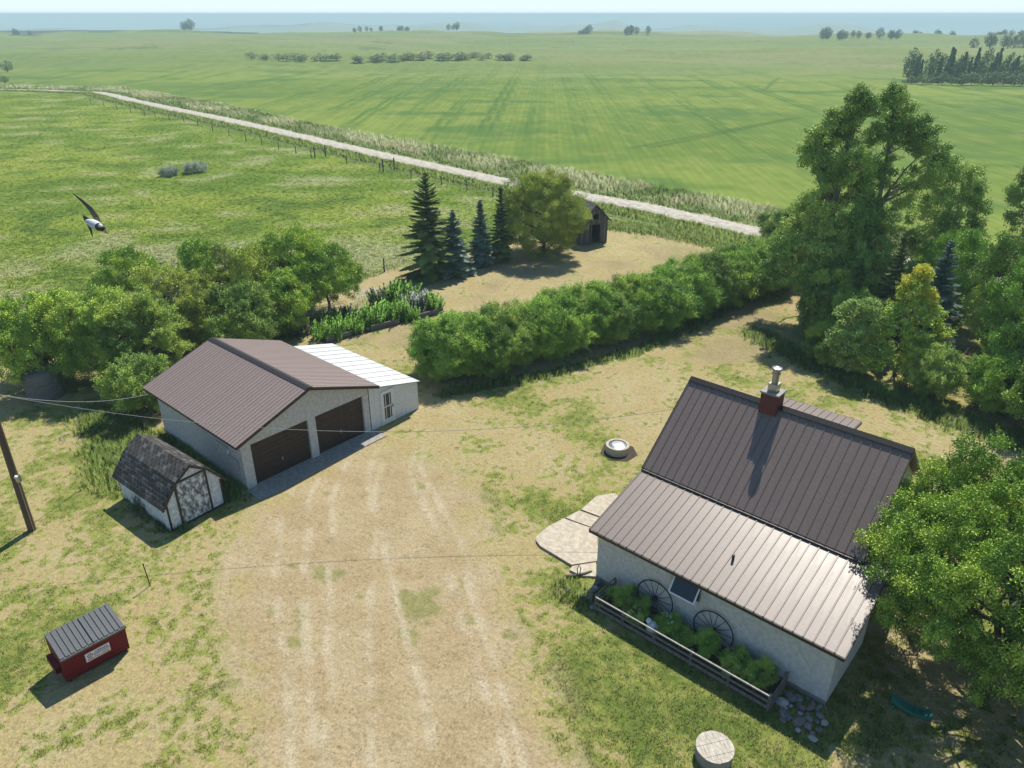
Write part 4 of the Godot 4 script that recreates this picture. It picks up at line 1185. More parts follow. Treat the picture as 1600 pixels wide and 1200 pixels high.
	b.bar(P(5.07, 10.1, 3.37), P(5.07, 14.1, 3.17), 0.03, 0.13)
	part("fascia", b.mesh(), M.trim, roof)

func build_garage():
	var t := thing("garage", Vector3(GX, 0, GZ), -GT, "white double garage with low brown metal gable roof", "garage")
	var L := 7.514; var D := 8.37; var e := 2.76; var r := 4.25; var o := 0.436; var of := 0.45
	var sl := (r - e) / (L * 0.5 + o)
	var wt := e + o * sl - 0.05
	var b := MB.new()
	b.slab(PackedVector2Array([Vector2(0, 0), Vector2(0.5, 0), Vector2(0.5, 2.32), Vector2(3.70, 2.32), Vector2(3.70, 0), Vector2(4.14, 0), Vector2(4.14, 2.32), Vector2(7.14, 2.32), Vector2(7.14, 0), Vector2(L, 0), Vector2(L, wt), Vector2(L * 0.5, r - 0.05), Vector2(0, wt)]), -0.2, 0.0)
	part("wall", b.mesh(), M.stucco, t)
	b = MB.new()
	b.slab(PackedVector2Array([Vector2(0, 0), Vector2(L, 0), Vector2(L, wt), Vector2(L * 0.5, r - 0.05), Vector2(0, wt)]), -D, -D + 0.2)
	part("wall", b.mesh(), M.stucco, t)
	for x in [0.1, L - 0.1]:
		b = MB.new()
		b.box(Vector3(x, (wt - 0.03) * 0.5, -D * 0.5), Vector3(0.196, wt - 0.03, D - 0.4))
		part("wall", b.mesh(), M.stucco, t)
	var roof := Node3D.new()
	roof.name = "roof"
	t.add_child(roof)
	roof_panels(roof, "roof_panel", M.roof_garage, Vector3(L * 0.5, r, -D - of), Vector3(-L * 0.5 - o, e - r, 0), D + 2 * of, 38, 0.026)
	roof_panels(roof, "roof_panel", M.roof_garage, Vector3(L * 0.5, r, of), Vector3(L * 0.5 + o, e - r, 0), D + 2 * of, 38, 0.026)
	b = MB.new()
	for s in [-1.0, 1.0]:
		b.bar(Vector3(L * 0.5 + s * 0.10, r + 0.012, of + 0.02), Vector3(L * 0.5 + s * 0.10, r + 0.012, -D - of - 0.02), 0.22, 0.015, Vector3(s * 0.33, 0.94, 0))
	part("ridge_cap", b.mesh(), M.trim, roof)
	for s in [-1.0, 1.0]:
		for z in [of + 0.02, -D - of - 0.02]:
			b = MB.new()
			b.bar(Vector3(L * 0.5, r - 0.06, z), Vector3(L * 0.5 + s * (L * 0.5 + o), e - 0.06, z), 0.03, 0.15)
			part("fascia", b.mesh(), M.trim, roof)
		b = MB.new()
		b.bar(Vector3(L * 0.5 + s * (L * 0.5 + o), e - 0.05, of), Vector3(L * 0.5 + s * (L * 0.5 + o), e - 0.05, -D - of), 0.03, 0.12)
		part("fascia", b.mesh(), M.trim, roof)
	# two dark wooden doors of five leaves each
	for q in [[0.5, 3.70], [4.14, 7.14]]:
		var dn := Node3D.new()
		dn.name = "garage_door"
		t.add_child(dn, true)
		b = MB.new()
		b.box(Vector3.ZERO, Vector3(q[1] - q[0] - 0.02, 0.45, 0.04))
		b.box(Vector3(0, 0.0, 0.024), Vector3(q[1] - q[0] - 0.16, 0.012, 0.012))
		var leaf := b.mesh()
		for k in 5: part("door_panel", leaf, M.door, dn, Transform3D(Basis.IDENTITY, Vector3((q[0] + q[1]) * 0.5, 0.24 + k * 0.462, -0.15)))
		b = MB.new()
		b.box(Vector3((q[0] + q[1]) * 0.5, 0.78, -0.115), Vector3(0.05, 0.16, 0.03))
		part("handle", b.mesh(), M.galv, dn)
	# conduit on the left wall
	b = MB.new()
	b.tube([Vector3(-0.03, 1.0, -0.45), Vector3(-0.03, 1.5, -0.45), Vector3(-0.03, 1.5, -1.2), Vector3(-0.03, 1.9, -1.25), Vector3(-0.03, 1.9, -2.4)], [0.02, 0.02, 0.02, 0.02, 0.02], 6)
	part("conduit", b.mesh(), M.galv, t)
	b = MB.new()
	b.box(Vector3(-0.06, 1.72, -1.22), Vector3(0.10, 0.2, 0.14))
	part("meter_box", b.mesh(), M.white, t)
	# concrete apron
	var ap := MB.new()
	ap.slab(PackedVector2Array([Vector2(-0.1, 0.004), Vector2(4.0, 0.004), Vector2(4.0, 0.05), Vector2(-0.1, 0.05)]), 0.0, 1.15)
	var pm: Material = M.concrete_grey
	var apn := Node3D.new()
	apn.name = "garage_apron"
	add_child(apn)
	apn.position = Vector3(GX, 0, GZ); apn.rotation.y = -GT
	tag(apn, "cracked concrete apron before the garage doors", "", "", "structure")
	part("slab", ap.mesh(), pm, apn, Transform3D(Basis.IDENTITY, Vector3(0, 0, 0.005)))
	ap = MB.new()
	ap.slab(PackedVector2Array([Vector2(4.02, 0.004), Vector2(7.7, 0.004), Vector2(7.7, 0.05), Vector2(4.02, 0.05)]), 0.0, 1.05)
	part("slab", ap.mesh(), pm, apn, Transform3D(Basis.IDENTITY, Vector3(0, 0, 0.005)))
	ap = MB.new()
	ap.slab(PackedVector2Array([Vector2(0.5, 0.004), Vector2(7.14, 0.004), Vector2(7.14, 0.045), Vector2(0.5, 0.045)]), -0.3, 0.0)
	part("slab", ap.mesh(), pm, apn)

func build_greenhouse():
	var t := thing("lean_to_greenhouse", Vector3(GX, 0, GZ), -GT, "white plastic lean-to greenhouse with glazed door on the garage side", "greenhouse")
	var a0 := 7.56; var a1 := 10.98; var D := 8.0; var h0 := 2.62; var h1 := 1.72
	# roof of eleven corrugated white sheets with dark laps
	var w := (D + 0.25) / 11.0
	var top := Vector3(a0 + 0.02, h0 + 0.02, 0.12)
	var dn := Vector3(a1 + 0.12 - a0, h1 - h0, 0)
	var bs := slope_basis(dn)
	var roof := Node3D.new()
	roof.name = "roof"
	t.add_child(roof)
	var b := MB.new()
	b.box(Vector3(w * 0.5, 0.006, dn.length() * 0.5), Vector3(w - 0.05, 0.012, dn.length()))
	for k in 5: b.box(Vector3(w * (k + 1) / 6.0, 0.016, dn.length() * 0.5), Vector3(0.025, 0.012, dn.length()))
	var sh := b.mesh()
	b = MB.new()
	b.box(Vector3(0, 0.004, dn.length() * 0.5), Vector3(0.06, 0.03, dn.length()))
	var lap := b.mesh()
	for k in 11:
		part("roof_sheet", sh, M.plastic, roof, Transform3D(bs, top + bs.x * w * k))
		part("lap_strip", lap, M.seam, roof, Transform3D(bs, top + bs.x * w * k))
	# front, side and back walls of translucent sheet on a timber frame
	var dl := 8.30; var dr := 9.20; var dh := 2.02
	var hh := func(x: float) -> float: return lerpf(h0, h1, (x - a0) / (a1 - a0)) - 0.02
	for q in [[a0, dl], [dr, a1]]:
		b = MB.new()
		b.slab(PackedVector2Array([Vector2(q[0], 0.02), Vector2(q[1], 0.02), Vector2(q[1], hh.call(q[1])), Vector2(q[0], hh.call(q[0]))]), -0.02, 0.0)
		part("wall_sheet", b.mesh(), M.plastic_wall, t)
		b = MB.new()
		for f in [0.0, 0.5, 1.0]:
			var x := lerpf(q[0] + 0.03, q[1] - 0.03, f)
			b.bar(Vector3(x, 0.03, 0.012), Vector3(x, hh.call(x) - 0.02, 0.012), 0.05, 0.02, Vector3(0, 0, 1))
		for y in [0.06, 0.85, 1.60]: b.bar(Vector3(q[0] + 0.06, y, 0.010), Vector3(q[1] - 0.06, y, 0.010), 0.016, 0.05)
		part("wall_frame", b.mesh(), M.white, t)
	b = MB.new()
	b.slab(PackedVector2Array([Vector2(dl, dh + 0.05), Vector2(dr, dh + 0.05), Vector2(dr, hh.call(dr)), Vector2(dl, hh.call(dl))]), -0.02, 0.0)
	part("wall_sheet", b.mesh(), M.plastic_wall, t)
	for x in [a1 - 0.02]:
		b = MB.new()
		b.box(Vector3(x, h1 * 0.5 + 0.01, -D * 0.5), Vector3(0.02, h1 - 0.04, D - 0.08))
		part("wall_sheet", b.mesh(), M.plastic_wall, t)
	b = MB.new()
	b.slab(PackedVector2Array([Vector2(a0, 0.02), Vector2(a1, 0.02), Vector2(a1, h1 - 0.02), Vector2(a0, h0 - 0.02)]), -D - 0.02, -D)
	part("wall_sheet", b.mesh(), M.plastic_wall, t)
	# glazed door with a mullion grid
	var door := Node3D.new()
	door.name = "door"
	t.add_child(door)
	b = MB.new()
	for q in [[dl + 0.05, dl + 0.19, 0.04, dh], [dr - 0.19, dr - 0.05, 0.04, dh], [dl + 0.19, dr - 0.19, 0.04, 0.34], [dl + 0.19, dr - 0.19, dh - 0.14, dh], [dl + 0.19, dr - 0.19, 1.06, 1.12]]:
		b.box(Vector3((q[0] + q[1]) * 0.5, (q[2] + q[3]) * 0.5, 0.03), Vector3(q[1] - q[0], q[3] - q[2], 0.045))
	b.box(Vector3((dl + dr) * 0.5 - 0.14, 1.1, 0.045), Vector3(0.03, 1.6, 0.03))
	b.box(Vector3((dl + dr) * 0.5 + 0.14, 1.1, 0.045), Vector3(0.03, 1.6, 0.03))
	part("door_frame", b.mesh(), M.white, door)
	b = MB.new()
	b.box(Vector3((dl + dr) * 0.5, 1.1, 0.02), Vector3(dr - dl - 0.38, 1.56, 0.01))
	part("pane", b.mesh(), M.glass, door)
	b = MB.new()
	b.box(Vector3(dr - 0.12, 1.02, 0.07), Vector3(0.04, 0.16, 0.04))
	part("handle", b.mesh(), M.black, door)
	b = MB.new()
	for x in [dl + 0.02, dr - 0.02]: b.bar(Vector3(x, 0.02, 0.03), Vector3(x, dh + 0.04, 0.03), 0.06, 0.06, Vector3(0, 0, 1))
	b.bar(Vector3(dl + 0.05, dh + 0.03, 0.03), Vector3(dr - 0.05, dh + 0.03, 0.03), 0.06, 0.05)
	part("jamb", b.mesh(), M.white, door)

func build_shed():
	var W := 2.70; var D := 4.18; var o := 0.22; var e := 1.28; var bi := 0.61; var bh := 2.33; var r := 2.84
	var t := thing("garden_shed", Vector3(-15.03, 0, -26.44), 0.91, "small white gambrel shed with peeling paint and dark shingle roof", "shed")
	var sec := PackedVector2Array([Vector2(0, 0), Vector2(W, 0), Vector2(W, 1.42), Vector2(W - bi + 0.02, bh - 0.06), Vector2(W * 0.5, r - 0.06), Vector2(bi - 0.02, bh - 0.06), Vector2(0, 1.42)])
	for z in [[-0.06, 0.0], [-D, -D + 0.06]]:
		var b := MB.new()
		b.slab(sec, z[0], z[1])
		part("wall", b.mesh(), M.paint, t)
	for x in [0.03, W - 0.03]:
		var b := MB.new()
		b.box(Vector3(x, 0.70, -D * 0.5), Vector3(0.058, 1.40, D - 0.12))
		part("wall", b.mesh(), M.paint, t)
	# door of peeling board and dark trim strips
	var b2 := MB.new()
	b2.box(Vector3(1.30, 1.12, 0.012), Vector3(1.36, 2.02, 0.02))
	var door := part("door", b2.mesh(), M.peeled, t)
	b2 = MB.new()
	b2.box(Vector3(0.72, 1.0, 0.04), Vector3(0.14, 0.04, 0.02))
	part("hinge", b2.mesh(), M.galv, door)
	b2 = MB.new()
	b2.box(Vector3(1.94, 1.15, 0.04), Vector3(0.06, 0.10, 0.03))
	part("latch", b2.mesh(), M.galv, door)
	for q in [[Vector3(0.575, 0.06, 0.016), Vector3(0.575, 2.2, 0.016), 0.10], [Vector3(2.03, 0.06, 0.016), Vector3(2.03, 2.2, 0.016), 0.10], [Vector3(0.50, 2.22, 0.018), Vector3(2.18, 2.22, 0.018), 0.10], [Vector3(0.045, 0.0, 0.014), Vector3(0.045, 1.4, 0.014), 0.09], [Vector3(W - 0.045, 0.0, 0.014), Vector3(W - 0.045, 1.4, 0.014), 0.09], [Vector3(0.1, 0.05, 0.012), Vector3(W - 0.1, 0.05, 0.012), 0.09]]:
		b2 = MB.new()
		b2.bar(q[0], q[1], q[2], 0.026, Vector3(0, 0, 1))
		part("trim", b2.mesh(), M.trim, t)
	# roof decks with rows of shingles
	var roof := Node3D.new()
	roof.name = "roof"
	t.add_child(roof)
	var planes := [[Vector3(W * 0.5, r, -D - 0.12), Vector3(bi, bh, -D - 0.12)], [Vector3(bi, bh, -D - 0.12), Vector3(-o, e, -D - 0.12)], [Vector3(W * 0.5, r, 0.12), Vector3(W - bi, bh, 0.12)], [Vector3(W - bi, bh, 0.12), Vector3(W + o, e, 0.12)]]
	rng.seed = 40
	for p in planes:
		var dn: Vector3 = p[1] - p[0]
		var bs := slope_basis(dn)
		var run := dn.length()
		b2 = MB.new()
		b2.box(Vector3((D + 0.24) * 0.5, -0.02, run * 0.5), Vector3(D + 0.24, 0.03, run))
		part("roof_deck", b2.mesh(), M.shingle[3], roof, Transform3D(bs, p[0]))
		var rows := maxi(2, int(round(run / 0.19)))
		var sw := 0.305
		b2 = MB.new()
		b2.box(Vector3(0, 0.0, 0), Vector3(sw - 0.035, 0.024, run / rows + 0.03))
		var shm := b2.mesh()
		var n := int((D + 0.24) / sw)
		for j in rows:
			for k in n + 1:
				var x := (k + (0.5 if j % 2 else 0.0)) * sw + 0.02
				if x > D + 0.16 or x < 0.1: continue
				var tilt := Basis(Vector3.RIGHT, 0.13 + rng.randfn() * 0.035)
				var mt: Material = M.shingle[0 if rng.randf() < 0.5 else (1 if rng.randf() < 0.7 else 2)]
				part("shingle", shm, mt, roof, Transform3D(bs * tilt, p[0] + bs * Vector3(x, 0.012 + rng.randf() * 0.006, (j + 0.5) * run / rows)))
	for q in [[planes[0][0], planes[0][1]], [planes[1][0], planes[1][1]], [planes[2][0], planes[2][1]], [planes[3][0], planes[3][1]]]:
		b2 = MB.new()
		b2.bar(Vector3(q[0].x, q[0].y - 0.05, 0.13), Vector3(q[1].x, q[1].y - 0.05, 0.13), 0.03, 0.10)
		part("barge_board", b2.mesh(), M.trim, roof)

func build_granary():
	var t := thing("old_granary", Vector3(6.75, 0, -71.6), 0.40, "weathered grey wooden granary with open doorway and small loft window", "shed")
	var W := 2.95; var D := 4.2; var e := 2.45; var r := 3.95
	# front made of boards, with the doorway left open
	var n := 14
	for k in n:
		var x0 := W * k / n; var x1 := W * (k + 1) / n - 0.012
		var top := lerpf(e, r, 1.0 - absf((x0 + x1) * 0.5 - W * 0.5) / (W * 0.5)) - 0.06
		var y0 := 0.0
		var b := MB.new()
		if x1 > 1.15 and x0 < 1.95: y0 = 1.95
		if y0 > 0.0 and x0 < 1.85 and x1 > 1.30:
			b.box(Vector3((x0 + x1) * 0.5, 2.20, -0.02), Vector3(x1 - x0, 0.50, 0.03))
			if top > 2.95: b.box(Vector3((x0 + x1) * 0.5, (2.95 + top) * 0.5, -0.02), Vector3(x1 - x0, top - 2.95, 0.03))
		else:
			b.box(Vector3((x0 + x1) * 0.5, (y0 + top) * 0.5, -0.02 + 0.004 * (k % 3)), Vector3(x1 - x0, top - y0, 0.03))
		part("board", b.mesh(), M.wood_old if k % 3 else M.wood_grey, t)
	var b2 := MB.new()
	b2.slab(PackedVector2Array([Vector2(0, 0), Vector2(W, 0), Vector2(W, e - 0.05), Vector2(W * 0.5, r - 0.08), Vector2(0, e - 0.05)]), -D, -D + 0.05)
	part("wall", b2.mesh(), M.wood_old, t)
	for x in [0.03, W - 0.03]:
		b2 = MB.new()
		b2.box(Vector3(x, (e - 0.05) * 0.5, -D * 0.5), Vector3(0.05, e - 0.05, D - 0.1))
		part("wall", b2.mesh(), M.wood_old, t)
	b2 = MB.new()
	b2.box(Vector3(1.10, 1.0, 0.10), Vector3(0.10, 1.9, 0.03), Basis(Vector3.UP, 0.5))
	part("door", b2.mesh(), M.wood_grey, t)
	for s in [-1.0, 1.0]:
		b2 = MB.new()
		b2.bar(Vector3(W * 0.5, r, -D * 0.5), Vector3(W * 0.5 + s * (W * 0.5 + 0.28), e - 0.28, -D * 0.5), D + 0.5, 0.05)
		part("roof_slope", b2.mesh(), M.wood_old, t)

# ---------------------------------------------------------------- things in the yard
func blade_clump(called: String, at: Vector3, h: float, w: float, n: int, cols: Array, label: String, category: String, group: String, seed_: int) -> Node3D:
	var t := thing(called, at, 0, label, category, group)
	var r := RandomNumberGenerator.new()
	r.seed = seed_
	var xf := []
	var cc := PackedColorArray()
	for k in n:
		var an := r.randf() * TAU
		var d := sqrt(r.randf())
		var p := Vector3(cos(an) * 1.25, 0, sin(an)) * w * d
		var bs := Basis(Vector3(r.randfn(), 0, r.randfn()).normalized(), r.randfn() * 0.28) * Basis(Vector3.UP, r.randf() * TAU)
		var s := h * r.randf_range(0.45, 1.05)
		xf.append(Transform3D(bs.scaled(Vector3(s, s, s)), p))
		var c: Color = cols[0].lerp(cols[1], r.randf())
		var j := r.randf_range(0.6, 0.95)
		cc.append(Color(c.r * j, c.g * j, c.b * j))
	scatter("foliage", M.fern, M.blade, xf, cc, t)
	return t

func fern_mesh(seed_: int) -> ArrayMesh:                          # one feathery stem a metre tall
	var r := RandomNumberGenerator.new()
	r.seed = seed_
	var m := MB.new()
	m.tri(Vector3(-0.01, 0, 0), Vector3(0.01, 0, 0), Vector3(0, 1, 0))
	for k in 34:
		var y := r.randf_range(0.12, 1.0)
		var an := r.randf() * TAU
		var l := 0.22 * (1.1 - y * 0.75) * r.randf_range(0.6, 1.2)
		var d := Vector3(cos(an), 0.75, sin(an)).normalized() * l
		var s := Vector3(-sin(an), 0, cos(an)) * 0.020
		var p := Vector3(0, y - 0.05, 0)
		m.tri(p - s, p + s, p + d)
		m.tri(p + d * 0.4 - s, p + d * 0.4 + s, p + d * 0.8 + Vector3(s.x, 0.05, s.z) * 2.0)
	for k in m.n.size(): m.n[k] = (m.n[k] * (1.0 if m.n[k].y >= 0 else -1.0) * 0.5 + Vector3.UP).normalized()
	return m.mesh()

func rock_mesh(seed_: int) -> ArrayMesh:
	var n := FastNoiseLite.new()
	n.seed = seed_
	n.frequency = 0.9
	var sp := SphereMesh.new()
	sp.radius = 1.0; sp.height = 2.0; sp.radial_segments = 9; sp.rings = 5
	var ar := sp.get_mesh_arrays()
	var v: PackedVector3Array = ar[Mesh.ARRAY_VERTEX]
	var ix: PackedInt32Array = ar[Mesh.ARRAY_INDEX]
	for k in v.size(): v[k] = v[k] * (1.0 + 0.45 * n.get_noise_3dv(v[k])) * Vector3(1.0, 0.62, 0.8)
	var m := MB.new()
	for k in range(0, ix.size(), 3): m.tri(v[ix[k]], v[ix[k + 2]], v[ix[k + 1]])
	return m.mesh()

func wheel(at: Vector3, label: String):
	var t := thing("wagon_wheel", at, -HT, label, "wheel", "old wagon wheels leaning on the house wall")
	var tilt := Transform3D(Basis(Vector3.RIGHT, -0.06), Vector3(0, 0.76, 0.05))
	var pts := []
	var rad := []
	for k in 41:
		pts.append(Vector3(cos(TAU * k / 40.0), sin(TAU * k / 40.0), 0) * 0.76)
		rad.append(0.026)
	var b := MB.new()
	b.tube(pts, rad, 6, false)
	part("rim", b.mesh(), M.iron, t, tilt)
	b = MB.new()
	b.lathe([[0.0, -0.10], [0.07, -0.10], [0.085, -0.03], [0.085, 0.03], [0.06, 0.11], [0.0, 0.11]], 14)
	part("hub", b.mesh(), M.iron, t, tilt * Transform3D(Basis(Vector3.RIGHT, PI / 2), Vector3.ZERO))
	b = MB.new()
	b.tube([Vector3(0.06, 0, 0), Vector3(0.76, 0, 0)], [0.014, 0.011], 6)
	var sp := b.mesh()
	for k in 14: part("spoke", sp, M.iron, t, tilt * Transform3D(Basis(Vector3(0, 0, 1), TAU * (k + 0.3) / 14), Vector3.ZERO))

func at_house(a: float, b: float, h := 0.0) -> Vector3:
	return Vector3(HX + a * cos(HT) + b * sin(HT), h, HZ + a * sin(HT) - b * cos(HT))

func build_flower_bed():
	var bd := MB.new()
	bd.box(Vector3(4.5, 0.02, 0.72), Vector3(6.8, 0.05, 1.40))
	var o := structure("flower_bed", bd.mesh(), M.soil)
	o.position = Vector3(HX, 0, HZ); o.rotation.y = -HT
	tag(o, "dark soil of the fenced flower bed before the house", "", "", "structure")
	# rail fence round it
	var t := thing("garden_fence", Vector3(HX, 0, HZ), -HT, "low weathered wooden rail fence round the flower bed", "fence")
	var xs := [1.04, 2.25, 3.60, 5.08, 6.50, 7.94]
	for x in xs:
		var b := MB.new()
		b.box(Vector3(x, 0.38, 1.45), Vector3(0.08, 0.78, 0.08))
		part("post", b.mesh(), M.wood_grey, t)
	for q in [[1.04, 0.2], [7.94, 0.2]]:
		var b := MB.new()
		b.box(Vector3(q[0], 0.36, q[1]), Vector3(0.08, 0.74, 0.08))
		part("post", b.mesh(), M.wood_grey, t)
	for k in 5:
		for q in [[0.72, 0.06, 0.05, M.wood_pale], [0.46, 0.03, 0.10, M.wood_grey], [0.20, 0.03, 0.14, M.wood_grey]]:
			var b := MB.new()
			b.box(Vector3((xs[k] + xs[k + 1]) * 0.5, q[0], 1.51), Vector3(xs[k + 1] - xs[k] - 0.006, q[2], q[1]))
			part("rail", b.mesh(), q[3], t)
	for x in [0.98, 8.0]:
		for q in [[0.72, 0.05, M.wood], [0.46, 0.10, M.wood_grey], [0.20, 0.12, M.wood_grey]]:
			var b := MB.new()
			b.box(Vector3(x, q[0], 0.80), Vector3(0.03, q[1], 1.36))
			part("rail", b.mesh(), q[2], t)
	wheel(at_house(2.78, -0.10), "left wagon wheel leaning on the house wall beside the window")
	wheel(at_house(5.20, -0.10), "right wagon wheel leaning on the house wall")
	# plants
	var g := "flower bed plants before the house"
	broad_tree("bed_shrub", at_house(1.75, -0.62).x, at_house(1.75, -0.62).z, 1.0, 0.5, 0.05, 9, M.small, M.P_dark, 40, 0.5, 410, "dark bushy plant at the left end of the flower bed", "plant", g)
	broad_tree("bed_shrub", at_house(2.45, -0.55).x, at_house(2.45, -0.55).z, 0.75, 0.34, 0.05, 7, M.small, M.P_dark, 40, 0.5, 411, "dark leafy plant at the foot of the left wagon wheel", "plant", g)
	var t2 := broad_tree("bed_shrub", at_house(2.55, -1.15).x, at_house(2.55, -1.15).z, 0.6, 0.26, 0.05, 6, M.small, M.P_maple, 60, 0.4, 412, "small plant with pale yellow flowers by the fence rail", "plant", g)
	flowers(t2, 0.26, 0.62, 12, lin(0.75, 0.72, 0.35), 420)
	t2 = broad_tree("bed_shrub", at_house(3.75, -0.62).x, at_house(3.75, -0.62).z, 0.8, 0.42, 0.05, 9, M.small, M.P_green, 60, 0.45, 413, "plant with small white flowers between the wagon wheels", "plant", g)
	flowers(t2, 0.42, 0.85, 16, lin(0.8, 0.8, 0.76), 421)
	broad_tree("bed_shrub", at_house(4.30, -0.70).x, at_house(4.30, -0.70).z, 0.55, 0.4, 0.05, 7, M.willow, M.P_dark, 40, 0.5, 414, "low strappy green plant under the house window", "plant", g)
	broad_tree("bed_shrub", at_house(5.25, -0.62).x, at_house(5.25, -0.62).z, 1.05, 0.38, 0.05, 8, M.small, M.P_green, 40, 0.5, 415, "bright green upright plant before the right wagon wheel", "plant", g)
	broad_tree("bed_shrub", at_house(6.35, -0.68).x, at_house(6.35, -0.68).z, 0.8, 0.5, 0.05, 9, M.small, M.P_dark, 40, 0.5, 416, "dense green bush in the right half of the bed", "plant", g)
	broad_tree("bed_shrub", at_house(7.20, -0.68).x, at_house(7.20, -0.68).z, 0.95, 0.52, 0.05, 9, M.small, M.P_dark, 40, 0.5, 417, "dense dark bush at the right end of the bed", "plant", g)
	# white ornament
	t2 = thing("garden_ornament", at_house(3.25, -0.98, 0.04), -HT, "white rounded ornament among the flower bed plants", "ornament")
	var b3 := MB.new()
	b3.lathe([[0.0, 0.0], [0.20, 0.02], [0.24, 0.16], [0.20, 0.32], [0.10, 0.42], [0.0, 0.44]], 14)
	part("body", b3.mesh(), M.white, t2)
	b3 = MB.new()
	b3.lathe([[0.0, -0.10], [0.09, -0.06], [0.12, 0.03], [0.07, 0.12], [0.0, 0.14]], 12)
	part("knob", b3.mesh(), M.white, t2, Transform3D(Basis.IDENTITY, Vector3(-0.14, 0.44, 0.06)))
	# rocks at both ends
	var rm := []
	for k in 5: rm.append(rock_mesh(70 + k))
	rng.seed = 71
	var n := 0
	for k in 46:
		var p := at_house(8.05 + rng.randf() * 1.5, -0.12 - rng.randf() * 1.55)
		var s := rng.randf_range(0.07, 0.16)
		if k in [4, 9, 17]: s = 0.22
		rock(p, s, rm[k % 5], M.rock[[0, 1, 0, 3, 2, 1][k % 6]], "grey fieldstone in the heap at the house's right corner", "stones heaped at the right house corner")
	for k in 16:
		var p := at_house(0.15 + rng.randf() * 0.75, -0.15 - rng.randf() * 1.35)
		rock(p, rng.randf_range(0.09, 0.22), rm[k % 5], M.rock[[1, 0, 1, 2][k % 4]], "bluish grey stone at the bed's left end by the patio", "stones at the left end of the flower bed")

func flowers(parent: Node3D, r: float, h: float, n: int, col: Color, seed_: int):
	var g := RandomNumberGenerator.new()
	g.seed = seed_
	var xf := []
	var cols := PackedColorArray()
	var c := Color(col.r, col.g, col.b).srgb_to_linear()
	for k in n:
		xf.append(Transform3D(Basis(Vector3.UP, g.randf() * TAU).scaled(Vector3.ONE * 0.5), Vector3(g.randfn() * r * 0.5, h * g.randf_range(0.75, 1.05), g.randfn() * r * 0.5)))
		cols.append(c)
	scatter("blossoms", leaf_cluster(7, 0.05, 0.09, 0.09, seed_), M.leaf, xf, cols, parent)

func rock(p: Vector3, s: float, me: Mesh, m: Material, label: String, group: String):
	var o := part("fieldstone", me, m, self, Transform3D(Basis(Vector3.UP, rng.randf() * TAU).scaled(Vector3(s, s * rng.randf_range(0.8, 1.1), s)), p + Vector3(0, s * 0.40, 0)))
	tag(o, label, "rock", group)

func poly_slab(pts: Array, y0: float, y1: float) -> ArrayMesh:      # polygon of (x, z), as a flat slab
	var q := PackedVector2Array()
	for p in pts: q.append(Vector2(p[0], -p[1]))
	var b := MB.new()
	b.slab(q, y0, y1)
	return moved(b, Transform3D(Basis(Vector3(1, 0, 0), Vector3(0, 0, -1), Vector3(0, 1, 0)), Vector3.ZERO)).mesh()

func build_patio():
	var o := Node3D.new()
	o.name = "patio"
	add_child(o)
	tag(o, "cracked pale concrete patio at the left end of the house", "", "", "structure")
	for q in [[[1.22, -25.35], [1.05, -25.70], [1.06, -25.98], [1.21, -26.23], [1.62, -26.72], [2.32, -27.30], [3.73, -26.45], [3.60, -24.40], [2.46, -24.15]], [[2.42, -27.38], [3.09, -27.92], [3.95, -27.36], [3.76, -26.54]], [[3.18, -28.00], [4.00, -29.07], [4.9, -29.3], [5.4, -28.0], [4.06, -27.42]], [[2.49, -24.08], [3.49, -24.32], [3.42, -23.45], [2.81, -23.50], [2.36, -23.85]], [[3.82, -26.42], [4.05, -27.30], [5.3, -27.9], [4.6, -25.3], [3.70, -24.5]]]:
		part("slab", poly_slab(q, 0.004, 0.07 + 0.004 * q.size()), M.concrete, o)
	var t := thing("boot_scraper", Vector3(2.72, 0.0, -23.62), 0.35, "dark curved log with an upright iron loop by the patio", "boot scraper")
	var b := MB.new()
	b.tube([Vector3(-0.55, 0.07, -0.05), Vector3(-0.2, 0.08, 0.06), Vector3(0.2, 0.08, 0.10), Vector3(0.55, 0.07, 0.06)], [0.06, 0.075, 0.075, 0.06], 8)
	part("log", b.mesh(), M.iron, t)
	b = MB.new()
	b.tube([Vector3(-0.08, 0.13, 0.06), Vector3(-0.11, 0.38, 0.05), Vector3(-0.03, 0.58, 0.04), Vector3(0.05, 0.38, 0.05), Vector3(0.02, 0.13, 0.06)], [0.02, 0.02, 0.02, 0.02, 0.02], 6)
	part("loop", b.mesh(), M.iron, t)

